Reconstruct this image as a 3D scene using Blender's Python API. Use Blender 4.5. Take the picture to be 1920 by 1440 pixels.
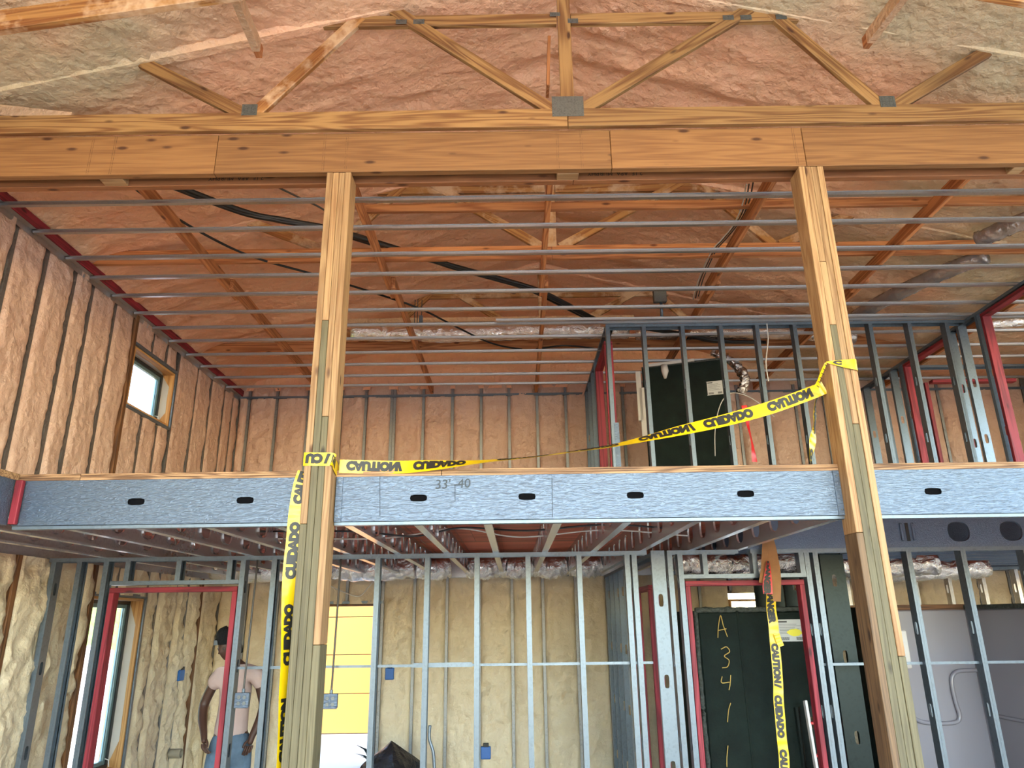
import bpy, bmesh, math, random
import numpy as np
from mathutils import Vector, Matrix, noise
from math import sin, cos, pi, radians, atan2

for o in list(bpy.data.objects):
    bpy.data.objects.remove(o)
S = bpy.context.scene
COL = S.collection

# ------------------------------------------------------------------ camera, sky, sun, exposure
cam_d = bpy.data.cameras.new('camera')
cam_d.sensor_width = 36.0
cam_d.lens = 1356.0 / 1920.0 * 36.0
cam_d.clip_start = 0.05
cam = bpy.data.objects.new('camera', cam_d)
COL.objects.link(cam)
cam.matrix_world = Matrix.Translation((0, 0, 1.85)) @ Matrix.Rotation(radians(90 + 18.01), 4, 'X') @ Matrix.Rotation(radians(-0.744), 4, 'Z')
S.camera = cam

W = bpy.data.worlds.new('sky')
S.world = W
W.use_nodes = True
wn = W.node_tree
wn.nodes.clear()
w_out = wn.nodes.new('ShaderNodeOutputWorld')
w_bg = wn.nodes.new('ShaderNodeBackground')
w_sky = wn.nodes.new('ShaderNodeTexSky')
w_sky.sky_type = 'NISHITA'
w_sky.sun_disc = False
w_sky.sun_elevation = radians(52)
w_sky.sun_rotation = radians(168)
w_sky.air_density = 1.3
w_sky.dust_density = 0.4
w_hs = wn.nodes.new('ShaderNodeHueSaturation')
w_hs.inputs['Saturation'].default_value = 1.15
wn.links.new(w_sky.outputs[0], w_hs.inputs['Color'])
wn.links.new(w_hs.outputs[0], w_bg.inputs[0])
wn.links.new(w_bg.outputs[0], w_out.inputs[0])
w_bg.inputs[1].default_value = 0.45

sun_d = bpy.data.lights.new('sun', 'SUN')
sun_d.energy = 2.6
sun_d.angle = radians(0.6)
sun_d.color = (1.0, 0.93, 0.82)
sun = bpy.data.objects.new('sun', sun_d)
COL.objects.link(sun)
# the sun stands high behind the camera, a little to the right
sv = Vector((0.02, -0.62, 0.85)).normalized()
sun.rotation_euler = sv.to_track_quat('Z', 'Y').to_euler()

S.view_settings.view_transform = 'Standard'
S.view_settings.look = 'None'
S.view_settings.gamma = 1.0
S.view_settings.use_curve_mapping = False
S.view_settings.exposure = 2.2
S.cycles.max_bounces = 9
S.cycles.diffuse_bounces = 5
S.cycles.glossy_bounces = 4
S.cycles.transmission_bounces = 4
S.cycles.sample_clamp_indirect = 8.0
S.cycles.caustics_reflective = False
S.cycles.caustics_refractive = False

# ------------------------------------------------------------------ main levels
XL, XR = -3.88, 7.40          # side walls (inner face)
YB, YF = 9.82, -7.00          # back wall, open front
DECK = 2.664                  # top of the loft deck
JB = 2.377                    # bottom of the floor joists
JT = 2.627                    # top of the floor joists
CH = 4.86                     # underside of the furring channels
YRIM = 4.05                   # front of the loft rim
YQ = 6.15                     # front plane of the ground floor partitions
RX, RZ, RS = 0.38, 6.10, 0.25 # roof ridge and slope

def roof_z(x):
    return max(RZ - RS * abs(x - RX), 5.03)

# ------------------------------------------------------------------ materials
def new_mat(name):
    m = bpy.data.materials.new(name)
    m.use_nodes = True
    nt = m.node_tree
    return m, nt, nt.nodes['Principled BSDF']

def N(nt, kind, **kw):
    n = nt.nodes.new(kind)
    for k, v in kw.items():
        if k in n.inputs:
            n.inputs[k].default_value = v
        else:
            setattr(n, k, v)
    return n

def ramp(nt, stops):
    n = nt.nodes.new('ShaderNodeValToRGB')
    cr = n.color_ramp
    while len(cr.elements) < len(stops):
        cr.elements.new(0.5)
    for e, (p, c) in zip(cr.elements, stops):
        e.position = p
        e.color = (*c, 1)
    return n

def srgb(r, g, b):
    f = lambda c: ((c / 255 + 0.055) / 1.055) ** 2.4 if c > 10 else c / 255 / 12.92
    return (f(r), f(g), f(b))

def bump(nt, bs, height, strength, dist):
    b = N(nt, 'ShaderNodeBump')
    b.inputs['Strength'].default_value = strength
    b.inputs['Distance'].default_value = dist
    nt.links.new(height, b.inputs['Height'])
    nt.links.new(b.outputs[0], bs.inputs['Normal'])
    return b

def foam_mat(name, c1, c2, c3, fine=26.0, painted_bounce=False, bs_=0.75):
    m, nt, bs = new_mat(name)
    tc = N(nt, 'ShaderNodeNewGeometry')
    n1 = N(nt, 'ShaderNodeTexNoise', Scale=0.55, Detail=3.0, Roughness=0.6)
    n2 = N(nt, 'ShaderNodeTexNoise', Scale=7.0, Detail=5.0, Roughness=0.6)
    n3 = N(nt, 'ShaderNodeTexNoise', Scale=fine, Detail=4.0, Roughness=0.55, Distortion=0.15)
    v = N(nt, 'ShaderNodeTexVoronoi', Scale=fine * 0.55)
    v.feature = 'SMOOTH_F1'
    for n in (n1, n2, n3, v):
        nt.links.new(tc.outputs['Position'], n.inputs['Vector'])
    r1 = ramp(nt, [(0.40, c1), (0.62, c2)])
    if painted_bounce:      # warm light painted in: foam turns paler and pinker over loft and middle
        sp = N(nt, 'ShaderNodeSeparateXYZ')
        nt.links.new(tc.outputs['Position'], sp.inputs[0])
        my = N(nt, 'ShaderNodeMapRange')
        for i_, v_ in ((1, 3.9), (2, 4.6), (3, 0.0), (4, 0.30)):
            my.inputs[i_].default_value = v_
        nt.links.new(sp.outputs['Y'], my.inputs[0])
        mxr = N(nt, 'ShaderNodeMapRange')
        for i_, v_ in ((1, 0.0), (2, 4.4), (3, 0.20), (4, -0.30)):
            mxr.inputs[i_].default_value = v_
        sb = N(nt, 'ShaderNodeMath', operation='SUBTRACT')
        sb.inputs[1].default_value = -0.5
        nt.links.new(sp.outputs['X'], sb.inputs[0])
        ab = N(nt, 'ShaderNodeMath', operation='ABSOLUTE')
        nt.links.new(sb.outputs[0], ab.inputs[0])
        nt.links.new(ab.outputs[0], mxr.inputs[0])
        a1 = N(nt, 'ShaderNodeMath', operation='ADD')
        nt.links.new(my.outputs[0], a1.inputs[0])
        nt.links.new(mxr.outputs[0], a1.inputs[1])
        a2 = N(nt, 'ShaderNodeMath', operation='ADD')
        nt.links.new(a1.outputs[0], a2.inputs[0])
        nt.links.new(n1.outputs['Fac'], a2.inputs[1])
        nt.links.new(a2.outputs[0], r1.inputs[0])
    else:
        nt.links.new(n1.outputs['Fac'], r1.inputs[0])
    r2 = ramp(nt, [(0.42, (0, 0, 0)), (0.78, (1, 1, 1))])
    nt.links.new(n2.outputs['Fac'], r2.inputs[0])
    mx = N(nt, 'ShaderNodeMix', data_type='RGBA')
    sc = N(nt, 'ShaderNodeMath', operation='MULTIPLY')
    sc.inputs[1].default_value = 0.5
    nt.links.new(r2.outputs[0], sc.inputs[0])
    nt.links.new(sc.outputs[0], mx.inputs[0])
    nt.links.new(r1.outputs[0], mx.inputs[6])
    mx.inputs[7].default_value = (*c3, 1)
    nt.links.new(mx.outputs[2], bs.inputs['Base Color'])
    ad = N(nt, 'ShaderNodeMath', operation='SUBTRACT')
    nt.links.new(n3.outputs['Fac'], ad.inputs[0])
    nt.links.new(v.outputs['Distance'], ad.inputs[1])
    bump(nt, bs, ad.outputs[0], bs_ * 0.85, 0.024)
    bs.inputs['Roughness'].default_value = 0.42
    bs.inputs['Specular IOR Level'].default_value = 0.35
    return m

def wood_mat(name, light, dark, scale=1.0, knots=True, rough=0.62, coat=None, ring=0.28):
    """Boards are modelled along their own X axis, so the grain runs along object X."""
    m, nt, bs = new_mat(name)
    tc = N(nt, 'ShaderNodeTexCoord')
    oi = N(nt, 'ShaderNodeObjectInfo')
    off = N(nt, 'ShaderNodeVectorMath', operation='SCALE')
    cx = N(nt, 'ShaderNodeCombineXYZ')
    for i in range(3):
        nt.links.new(oi.outputs['Random'], cx.inputs[i])
    nt.links.new(cx.outputs[0], off.inputs[0])
    off.inputs['Scale'].default_value = 37.0
    ad = N(nt, 'ShaderNodeVectorMath', operation='ADD')
    nt.links.new(tc.outputs['Object'], ad.inputs[0])
    nt.links.new(off.outputs[0], ad.inputs[1])
    mp = N(nt, 'ShaderNodeMapping')
    mp.inputs['Scale'].default_value = (0.45 * scale, 8.0 * scale, 8.0 * scale)
    nt.links.new(ad.outputs[0], mp.inputs[0])
    n1 = N(nt, 'ShaderNodeTexNoise', Scale=1.0, Detail=2.0, Roughness=0.5, Distortion=0.5)
    nt.links.new(mp.outputs[0], n1.inputs['Vector'])
    mul = N(nt, 'ShaderNodeMath', operation='MULTIPLY')
    mul.inputs[1].default_value = 52.0
    nt.links.new(n1.outputs['Fac'], mul.inputs[0])
    sn = N(nt, 'ShaderNodeMath', operation='SINE')
    nt.links.new(mul.outputs[0], sn.inputs[0])
    mp2 = N(nt, 'ShaderNodeMapping')
    mp2.inputs['Scale'].default_value = (3.0, 120.0, 120.0)
    nt.links.new(ad.outputs[0], mp2.inputs[0])
    n2 = N(nt, 'ShaderNodeTexNoise', Scale=1.0, Detail=2.0)
    nt.links.new(mp2.outputs[0], n2.inputs['Vector'])
    mr = N(nt, 'ShaderNodeMath', operation='MULTIPLY_ADD')
    nt.links.new(sn.outputs[0], mr.inputs[0])
    mr.inputs[1].default_value = ring
    nt.links.new(n2.outputs['Fac'], mr.inputs[2])
    r1 = ramp(nt, [(0.25, light), (0.85, dark)])
    nt.links.new(mr.outputs[0], r1.inputs[0])
    last = r1.outputs[0]
    if knots:
        mp3 = N(nt, 'ShaderNodeMapping')
        mp3.inputs['Scale'].default_value = (3.2, 9.0, 9.0)
        nt.links.new(ad.outputs[0], mp3.inputs[0])
        v = N(nt, 'ShaderNodeTexVoronoi', Scale=1.0)
        nt.links.new(mp3.outputs[0], v.inputs['Vector'])
        rk = ramp(nt, [(0.07, (1, 1, 1)), (0.15, (0, 0, 0))])
        nt.links.new(v.outputs['Distance'], rk.inputs[0])
        mx = N(nt, 'ShaderNodeMix', data_type='RGBA')
        nt.links.new(rk.outputs[0], mx.inputs[0])
        nt.links.new(last, mx.inputs[6])
        mx.inputs[7].default_value = (dark[0] * 0.35, dark[1] * 0.25, dark[2] * 0.2, 1)
        last = mx.outputs[2]
    hs = N(nt, 'ShaderNodeHueSaturation')
    mrg = N(nt, 'ShaderNodeMapRange')
    mrg.inputs['To Min'].default_value = 0.86
    mrg.inputs['To Max'].default_value = 1.14
    nt.links.new(oi.outputs['Random'], mrg.inputs['Value'])
    nt.links.new(mrg.outputs[0], hs.inputs['Value'])
    nt.links.new(last, hs.inputs['Color'])
    last = hs.outputs[0]
    if coat is not None:
        geo = N(nt, 'ShaderNodeNewGeometry')
        nn = N(nt, 'ShaderNodeTexNoise', Scale=2.2, Detail=5.0, Roughness=0.7)
        nt.links.new(geo.outputs['Position'], nn.inputs['Vector'])
        rc = ramp(nt, [(coat[1] - 0.06, (0, 0, 0)), (coat[1] + 0.06, (1, 1, 1))])
        nt.links.new(nn.outputs['Fac'], rc.inputs[0])
        mx = N(nt, 'ShaderNodeMix', data_type='RGBA')
        nt.links.new(rc.outputs[0], mx.inputs[0])
        nt.links.new(last, mx.inputs[6])
        mx.inputs[7].default_value = (*coat[0], 1)
        last = mx.outputs[2]
    nt.links.new(last, bs.inputs['Base Color'])
    bs.inputs['Roughness'].default_value = rough
    bump(nt, bs, mr.outputs[0], 0.15, 0.002)
    return m

def plain(name, col, rough=0.5, metal=0.0, spec=0.5, noise_amt=0.0, noise_scale=20.0, bump_s=0.0, bump_scale=60.0, coat=0.0):
    m, nt, bs = new_mat(name)
    bs.inputs['Base Color'].default_value = (*col, 1)
    bs.inputs['Roughness'].default_value = rough
    bs.inputs['Metallic'].default_value = metal
    bs.inputs['Specular IOR Level'].default_value = spec
    bs.inputs['Coat Weight'].default_value = coat
    if noise_amt or bump_s:
        tc = N(nt, 'ShaderNodeTexCoord')
    if noise_amt:
        n = N(nt, 'ShaderNodeTexNoise', Scale=noise_scale, Detail=4.0)
        nt.links.new(tc.outputs['Object'], n.inputs['Vector'])
        a = tuple(c * (1 - noise_amt) for c in col)
        b = tuple(min(1, c * (1 + noise_amt)) for c in col)
        r = ramp(nt, [(0.3, a), (0.7, b)])
        nt.links.new(n.outputs['Fac'], r.inputs[0])
        nt.links.new(r.outputs[0], bs.inputs['Base Color'])
    if bump_s:
        n = N(nt, 'ShaderNodeTexNoise', Scale=bump_scale, Detail=3.0)
        nt.links.new(tc.outputs['Object'], n.inputs['Vector'])
        bump(nt, bs, n.outputs['Fac'], bump_s, 0.01)
    return m

def galv_mat(name, col, rough, spangle=60.0, amt=0.14, crinkle=None, metal=0.9):
    m, nt, bs = new_mat(name)
    tc = N(nt, 'ShaderNodeTexCoord')
    v = N(nt, 'ShaderNodeTexVoronoi', Scale=spangle)
    nt.links.new(tc.outputs['Object'], v.inputs['Vector'])
    n = N(nt, 'ShaderNodeTexNoise', Scale=3.0, Detail=3.0)
    nt.links.new(tc.outputs['Object'], n.inputs['Vector'])
    ad = N(nt, 'ShaderNodeMath', operation='ADD')
    nt.links.new(v.outputs['Color'], ad.inputs[0])
    nt.links.new(n.outputs['Fac'], ad.inputs[1])
    r = ramp(nt, [(0.3, tuple(c * (1 - amt) for c in col)), (1.0, tuple(min(1, c * (1 + amt)) for c in col))])
    nt.links.new(ad.outputs[0], r.inputs[0])
    nt.links.new(r.outputs[0], bs.inputs['Base Color'])
    bs.inputs['Metallic'].default_value = metal
    bs.inputs['Roughness'].default_value = rough
    if crinkle:
        mp = N(nt, 'ShaderNodeMapping')
        mp.inputs['Scale'].default_value = crinkle
        nt.links.new(tc.outputs['Object'], mp.inputs[0])
        n2 = N(nt, 'ShaderNodeTexNoise', Scale=1.0, Detail=3.0, Distortion=1.2)
        nt.links.new(mp.outputs[0], n2.inputs['Vector'])
        bump(nt, bs, n2.outputs['Fac'], 0.6, 0.008)
    return m

def foil_mat(name, col, rough=0.12, scale=13.0, strength=0.8):
    m, nt, bs = new_mat(name)
    tc = N(nt, 'ShaderNodeTexCoord')
    v = N(nt, 'ShaderNodeTexNoise', Scale=scale, Detail=5.0, Roughness=0.65, Distortion=1.5)
    nt.links.new(tc.outputs['Object'], v.inputs['Vector'])
    bump(nt, bs, v.outputs['Fac'], strength, 0.03)
    bs.inputs['Base Color'].default_value = (*col, 1)
    bs.inputs['Metallic'].default_value = 1.0
    bs.inputs['Roughness'].default_value = rough
    return m

M = {}
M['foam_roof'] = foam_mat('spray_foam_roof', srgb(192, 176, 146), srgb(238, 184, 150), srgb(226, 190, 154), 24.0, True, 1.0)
M['foam_up'] = foam_mat('spray_foam_upper', srgb(200, 168, 150), srgb(194, 160, 142), srgb(210, 182, 162), 20.0, False, 1.0)  # pink of the bounced light is mixed into this foam colour
M['foam_low'] = foam_mat('spray_foam_lower', srgb(216, 200, 170), srgb(208, 190, 160), srgb(226, 212, 182), 15.0, False, 1.0)
M['foam_coat'] = foam_mat('foam_coated_wood', srgb(190, 160, 130), srgb(200, 160, 128), srgb(196, 168, 134), 50.0)
M['pine'] = wood_mat('pine_truss', srgb(148, 112, 68), srgb(104, 66, 34))
M['pine_dusted'] = wood_mat('pine_foam_dusted', srgb(172, 124, 70), srgb(126, 74, 34), coat=(srgb(196, 164, 132), 0.54))
M['pine_orange'] = wood_mat('pine_board', srgb(190, 128, 80), srgb(146, 86, 48))
M['post'] = wood_mat('pine_post_ply', srgb(162, 130, 92), srgb(128, 92, 58), 1.4, ring=0.2)
M['treated'] = wood_mat('treated_post_ply', srgb(106, 98, 72), srgb(80, 72, 50), 1.4, ring=0.14)
M['weathered'] = wood_mat('weathered_post_ply', srgb(116, 90, 62), srgb(74, 54, 36), 1.4, ring=0.16)
M['lvl'] = wood_mat('laminated_veneer', srgb(138, 98, 58), srgb(108, 70, 38), 0.9, ring=0.14)
M['lvl_dark'] = wood_mat('laminated_veneer_rear', srgb(150, 98, 60), srgb(116, 70, 40), 0.9, ring=0.14)
M['ply_edge'] = wood_mat('plywood_edge', srgb(160, 124, 88), srgb(92, 62, 38), 2.0, knots=False)
M['ply_top'] = wood_mat('plywood_top', srgb(240, 208, 160), srgb(226, 184, 132), 0.25, knots=False)  # unseen deck face, made extra pale to bounce light onto the loft ceiling
M['galv_shaded'] = galv_mat('shaded_stud', (0.014, 0.019, 0.020), 0.35)  # stud steel with the shade put into its base colour
M['ply_under'] = wood_mat('plywood_underside', srgb(232, 124, 98), srgb(196, 92, 70), 0.25, knots=False)
M['wood_brown'] = wood_mat('brown_stud_wood', srgb(122, 82, 48), srgb(74, 46, 26))
M['wood_trim'] = wood_mat('window_buck_wood', srgb(206, 158, 98), srgb(170, 118, 64), knots=False)
M['red'] = wood_mat('red_painted_lumber', srgb(146, 40, 54), srgb(106, 20, 34), 1.0)
M['galv'] = galv_mat('galvanised_stud', (0.120, 0.150, 0.182), 0.38, metal=0.55)
M['galv_rim'] = galv_mat('galvanised_rim', (0.125, 0.160, 0.215), 0.46, 40.0, 0.05, crinkle=(26.0, 120.0, 95.0))
M['galv_joist'] = galv_mat('galvanised_joist', (0.56, 0.56, 0.56), 0.27, metal=0.7)
M['galv_channel'] = galv_mat('galvanised_channel', (0.42, 0.41, 0.41), 0.36, 80.0, 0.08)
M['plate'] = galv_mat('nail_plate', (0.13, 0.14, 0.14), 0.5, 120.0, 0.25)
M['strip'] = galv_mat('stud_face', (0.20, 0.20, 0.20), 0.5, 60.0, 0.2)
M['black_cable'] = plain('black_cable', (0.012, 0.012, 0.013), 0.4)
M['white_wire'] = plain('white_wire', (0.6, 0.58, 0.54), 0.5)
M['dark_wire'] = plain('dark_wire', (0.06, 0.055, 0.05), 0.5)
M['foil'] = foil_mat('crumpled_foil', (0.86, 0.84, 0.82))
M['foil_soft'] = foil_mat('duct_foil', (0.70, 0.66, 0.64), 0.25, 9.0, 0.8)
M['film'] = plain('duct_plastic_film', (0.34, 0.30, 0.29), 0.14, 0.5, 0.6, 0.3, 5.0, 1.0, 24.0)
M['green'] = plain('green_fibreglass', srgb(15, 26, 22), 0.75, 0, 0.2, 0.35, 6.0, 0.5, 40.0)
M['dark_edge'] = plain('rough_dark_edge', srgb(70, 74, 70), 0.8, 0, 0.2, 0.4, 40.0, 1.0, 60.0)
M['white_acrylic'] = plain('white_acrylic', srgb(136, 133, 142), 0.22, 0, 0.5)
M['white_foam'] = plain('white_foam_strip', srgb(196, 192, 186), 0.7)
M['label_white'] = plain('paper_label', srgb(190, 192, 190), 0.6)
M['marker_yellow'] = plain('yellow_highlighter', srgb(226, 214, 40), 0.5)
M['tape'] = plain('caution_tape_yellow', srgb(214, 178, 12), 0.3, 0, 0.5, 0.06, 4.0, 0.25, 14.0)
M['tape_red'] = plain('danger_tape_red', srgb(190, 26, 30), 0.35, 0, 0.5, 0.1, 6.0)
M['ink'] = plain('black_ink', (0.012, 0.012, 0.010), 0.5)
M['slot_shade'] = plain('painted_slot_shade', (0.006, 0.006, 0.007), 1.0, 0, 0.0)  # flat black standing in for the shade inside the rim slots
M['pencil'] = plain('pencil_mark', (0.04, 0.05, 0.06), 0.7)
M['chalk'] = plain('yellow_crayon', srgb(186, 156, 84), 0.9)
M['kraft'] = plain('kraft_paper', srgb(146, 106, 68), 0.75, 0, 0.3, 0.15, 7.0, 0.4, 9.0)
M['black_frame'] = plain('black_window_frame', (0.018, 0.019, 0.021), 0.35)
M['teal_frame'] = plain('grey_green_sash', srgb(104, 132, 136), 0.35)
M['membrane'] = plain('white_membrane', srgb(196, 190, 182), 0.55, 0, 0.4, 0.05, 4.0, 0.4, 9.0)
M['blue_box'] = plain('blue_plastic_box', srgb(34, 96, 170), 0.45)
M['pvc'] = plain('grey_pipe', srgb(140, 132, 116), 0.5)
M['bag'] = foil_mat('black_bin_bag', (0.02, 0.02, 0.024), 0.2, 7.0, 0.7)
M['bag'].node_tree.nodes['Principled BSDF'].inputs['Metallic'].default_value = 0.0
M['skin'] = plain('dark_brown_skin', srgb(74, 50, 40), 0.5, 0, 0.4)
M['shirt'] = plain('pale_tshirt', srgb(188, 166, 160), 0.85, 0, 0.2, 0.06, 5.0, 0.5, 22.0)
M['jeans'] = plain('blue_denim', srgb(92, 112, 132), 0.85, 0, 0.2, 0.22, 9.0, 0.4, 60.0)
M['beanie'] = plain('black_knit', (0.012, 0.012, 0.013), 0.9, 0, 0.2, 0.0, 1, 1.0, 90.0)
M['grey_patch'] = plain('grey_patch', srgb(96, 104, 110), 0.7)
M['belt'] = plain('black_belt', (0.015, 0.014, 0.014), 0.5)
M['yellow_wall'] = plain('ochre_cladding', srgb(196, 132, 60), 0.6, 0, 0.3, 0.05, 0.6)
M['concrete'] = plain('concrete_slab', srgb(222, 212, 198), 0.75, 0, 0.3, 0.1, 1.5, 0.2, 12.0)
M['pale_ground'] = plain('pale_paving', srgb(190, 176, 156), 0.9, 0, 0.2, 0.06, 0.8)
M['mulch'] = plain('pinkish_mulch_bank', srgb(196, 164, 150), 0.95, 0, 0.1, 0.35, 3.0, 1.0, 6.0)
M['grass'] = plain('green_bank_grass', srgb(136, 168, 70), 0.9, 0, 0.1, 0.35, 2.0, 1.0, 8.0)
M['sheath'] = plain('grey_sheathing', srgb(120, 112, 104), 0.8)
M['roof_skin'] = plain('roof_metal_skin', srgb(150, 150, 150), 0.6)
M['white_paint'] = plain('white_paint', srgb(226, 226, 226), 0.4)
M['red_paint'] = plain('red_paint', srgb(200, 30, 40), 0.4)

def glass_mat():
    m, nt, bs = new_mat('window_glass')
    bs.inputs['Base Color'].default_value = (0.93, 0.97, 0.97, 1)
    bs.inputs['Roughness'].default_value = 0.0
    bs.inputs['Transmission Weight'].default_value = 1.0
    bs.inputs['IOR'].default_value = 1.02
    return m
M['glass'] = glass_mat()

# ------------------------------------------------------------------ mesh helpers
class MB:
    def __init__(self):
        self.v, self.f, self.m = [], [], []
    def add(self, vs, fs, mi=0):
        b = len(self.v)
        self.v += [tuple(p) for p in vs]
        self.f += [tuple(i + b for i in f) for f in fs]
        self.m += [mi] * len(fs)
        return self
    def box(self, x0, x1, y0, y1, z0, z1, c=0.0, mi=0):
        return self.add(*chamfer(x0, x1, y0, y1, z0, z1, c), mi)
    def tube(self, pts, r, n=8, cap=True, mi=0):
        pts = [Vector(p) for p in pts]
        rs = r if isinstance(r, (list, tuple)) else [r] * len(pts)
        vs, fs = [], []
        ref = None
        for i, p in enumerate(pts):
            t = (pts[min(i + 1, len(pts) - 1)] - pts[max(i - 1, 0)]).normalized()
            if ref is None:
                ref = Vector((0, 0, 1)) if abs(t.z) < 0.9 else Vector((1, 0, 0))
            a = (ref - t * ref.dot(t)).normalized()
            b = t.cross(a)
            ref = a
            for k in range(n):
                q = 2 * pi * k / n
                vs.append(p + (a * cos(q) + b * sin(q)) * rs[i])
        for i in range(len(pts) - 1):
            for k in range(n):
                k2 = (k + 1) % n
                fs.append((i * n + k, i * n + k2, (i + 1) * n + k2, (i + 1) * n + k))
        if cap:
            fs.append(tuple(range(n))[::-1])
            fs.append(tuple((len(pts) - 1) * n + k for k in range(n)))
        return self.add(vs, fs, mi)
    def extrude(self, prof, p0, p1, ax, ay, closed=False, mi=0):
        """Sweep a 2D profile (in directions ax, ay) from p0 to p1."""
        p0, p1, ax, ay = map(Vector, (p0, p1, ax, ay))
        n = len(prof)
        vs = [p + ax * a + ay * b for p in (p0, p1) for a, b in prof]
        fs = [(i, (i + 1) % n, n + (i + 1) % n, n + i) for i in range(n if closed else n - 1)]
        if closed:
            fs += [tuple(range(n))[::-1], tuple(range(n, 2 * n))]
        return self.add(vs, fs, mi)
    def mesh(self, name, mats, smooth=False):
        me = bpy.data.meshes.new(name)
        me.from_pydata(self.v, [], self.f)
        for m in (mats if isinstance(mats, (list, tuple)) else [mats]):
            me.materials.append(m)
        if isinstance(mats, (list, tuple)) and len(mats) > 1:
            me.polygons.foreach_set('material_index', self.m)
        if smooth:
            me.polygons.foreach_set('use_smooth', [True] * len(me.polygons))
        me.update()
        return me

def chamfer(x0, x1, y0, y1, z0, z1, c):
    if c <= 0:
        vs = [(x, y, z) for x in (x0, x1) for y in (y0, y1) for z in (z0, z1)]
        return vs, [(0, 1, 3, 2), (4, 6, 7, 5), (0, 4, 5, 1), (2, 3, 7, 6), (0, 2, 6, 4), (1, 5, 7, 3)]
    B = ((x0, x1), (y0, y1), (z0, z1))
    vs, idx = [], {}
    for i in (0, 1):
        for j in (0, 1):
            for k in (0, 1):
                s = (i, j, k)
                for a in range(3):
                    p = [B[d][s[d]] + (0 if d == a else (c if s[d] == 0 else -c)) for d in range(3)]
                    idx[(s, a)] = len(vs)
                    vs.append(tuple(p))
    fs = []
    for a in range(3):
        d, e = [q for q in range(3) if q != a]
        for sgn in (0, 1):
            loop = []
            for (u, w) in ((0, 0), (1, 0), (1, 1), (0, 1)):
                s = [0, 0, 0]
                s[a], s[d], s[e] = sgn, u, w
                loop.append(idx[(tuple(s), a)])
            fs.append(tuple(loop))
        for u in (0, 1):
            for w in (0, 1):
                s0, s1 = [0] * 3, [0] * 3
                s0[a], s0[d], s0[e] = 0, u, w
                s1[a], s1[d], s1[e] = 1, u, w
                fs.append((idx[(tuple(s0), d)], idx[(tuple(s1), d)], idx[(tuple(s1), e)], idx[(tuple(s0), e)]))
    for i in (0, 1):
        for j in (0, 1):
            for k in (0, 1):
                fs.append(tuple(idx[((i, j, k), a)] for a in range(3)))
    return vs, fs

def link(name, data, parent=None, loc=None, mat=None):
    o = bpy.data.objects.new(name, data)
    COL.objects.link(o)
    if parent is not None:
        o.parent = parent
    if mat is not None:
        o.matrix_basis = mat
    elif loc is not None:
        o.location = loc
    return o

def tag(o, label, cat, group=None, kind=None):
    o['label'] = label
    o['category'] = cat
    if group:
        o['group'] = group
    if kind:
        o['kind'] = kind
    return o

def thing(name, label, cat, loc=(0, 0, 0), group=None, kind=None):
    o = link(name, None, None, loc)
    o.empty_display_size = 0.05
    return tag(o, label, cat, group, kind)

def shape(name, mb, mat, parent=None, smooth=False):
    """Mesh given in world coordinates; placed under its parent (parents carry a location only)."""
    off = Vector(parent.location) if parent is not None else None
    p = parent
    while p is not None and p.parent is not None:
        p = p.parent
        off = off + Vector(p.location)
    if off is None:
        c = np.mean(np.array(mb.v), axis=0)
        c = Vector((c[0], c[1], min(v[2] for v in mb.v)))
        mb.v = [tuple(Vector(v) - c) for v in mb.v]
        return link(name, mb.mesh(name, mat, smooth), None, c)
    mb.v = [tuple(Vector(v) - off) for v in mb.v]
    return link(name, mb.mesh(name, mat, smooth), parent)

def recal(o, out=None):
    bm = bmesh.new()
    bm.from_mesh(o.data)
    bmesh.ops.recalc_face_normals(bm, faces=bm.faces)
    bm.to_mesh(o.data)
    bm.free()
    return o

BOARD = {}
def board(name, p0, p1, w, t, mat, parent=None, up=(0, 0, 1), c=0.003):
    """A timber from p0 to p1 on its centre line: w along 'up', t across. Built along its own X."""
    p0, p1, up = Vector(p0), Vector(p1), Vector(up)
    L = (p1 - p0).length
    x = (p1 - p0).normalized()
    z = (up - x * up.dot(x)).normalized()
    y = z.cross(x)
    key = (round(L, 4), round(w, 4), round(t, 4), mat.name)
    me = BOARD.get(key)
    if me is None:
        me = BOARD[key] = MB().box(-L / 2, L / 2, -t / 2, t / 2, -w / 2, w / 2, c).mesh(name, mat)
        bm = bmesh.new()
        bm.from_mesh(me)
        bmesh.ops.recalc_face_normals(bm, faces=bm.faces)
        bm.to_mesh(me)
        bm.free()
    off = Vector((0, 0, 0))
    q = parent
    while q is not None:
        off += Vector(q.location)
        q = q.parent
    R = Matrix((x, y, z)).transposed().to_4x4()
    return link(name, me, parent, mat=Matrix.Translation((p0 + p1) / 2 - off) @ R)

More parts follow.
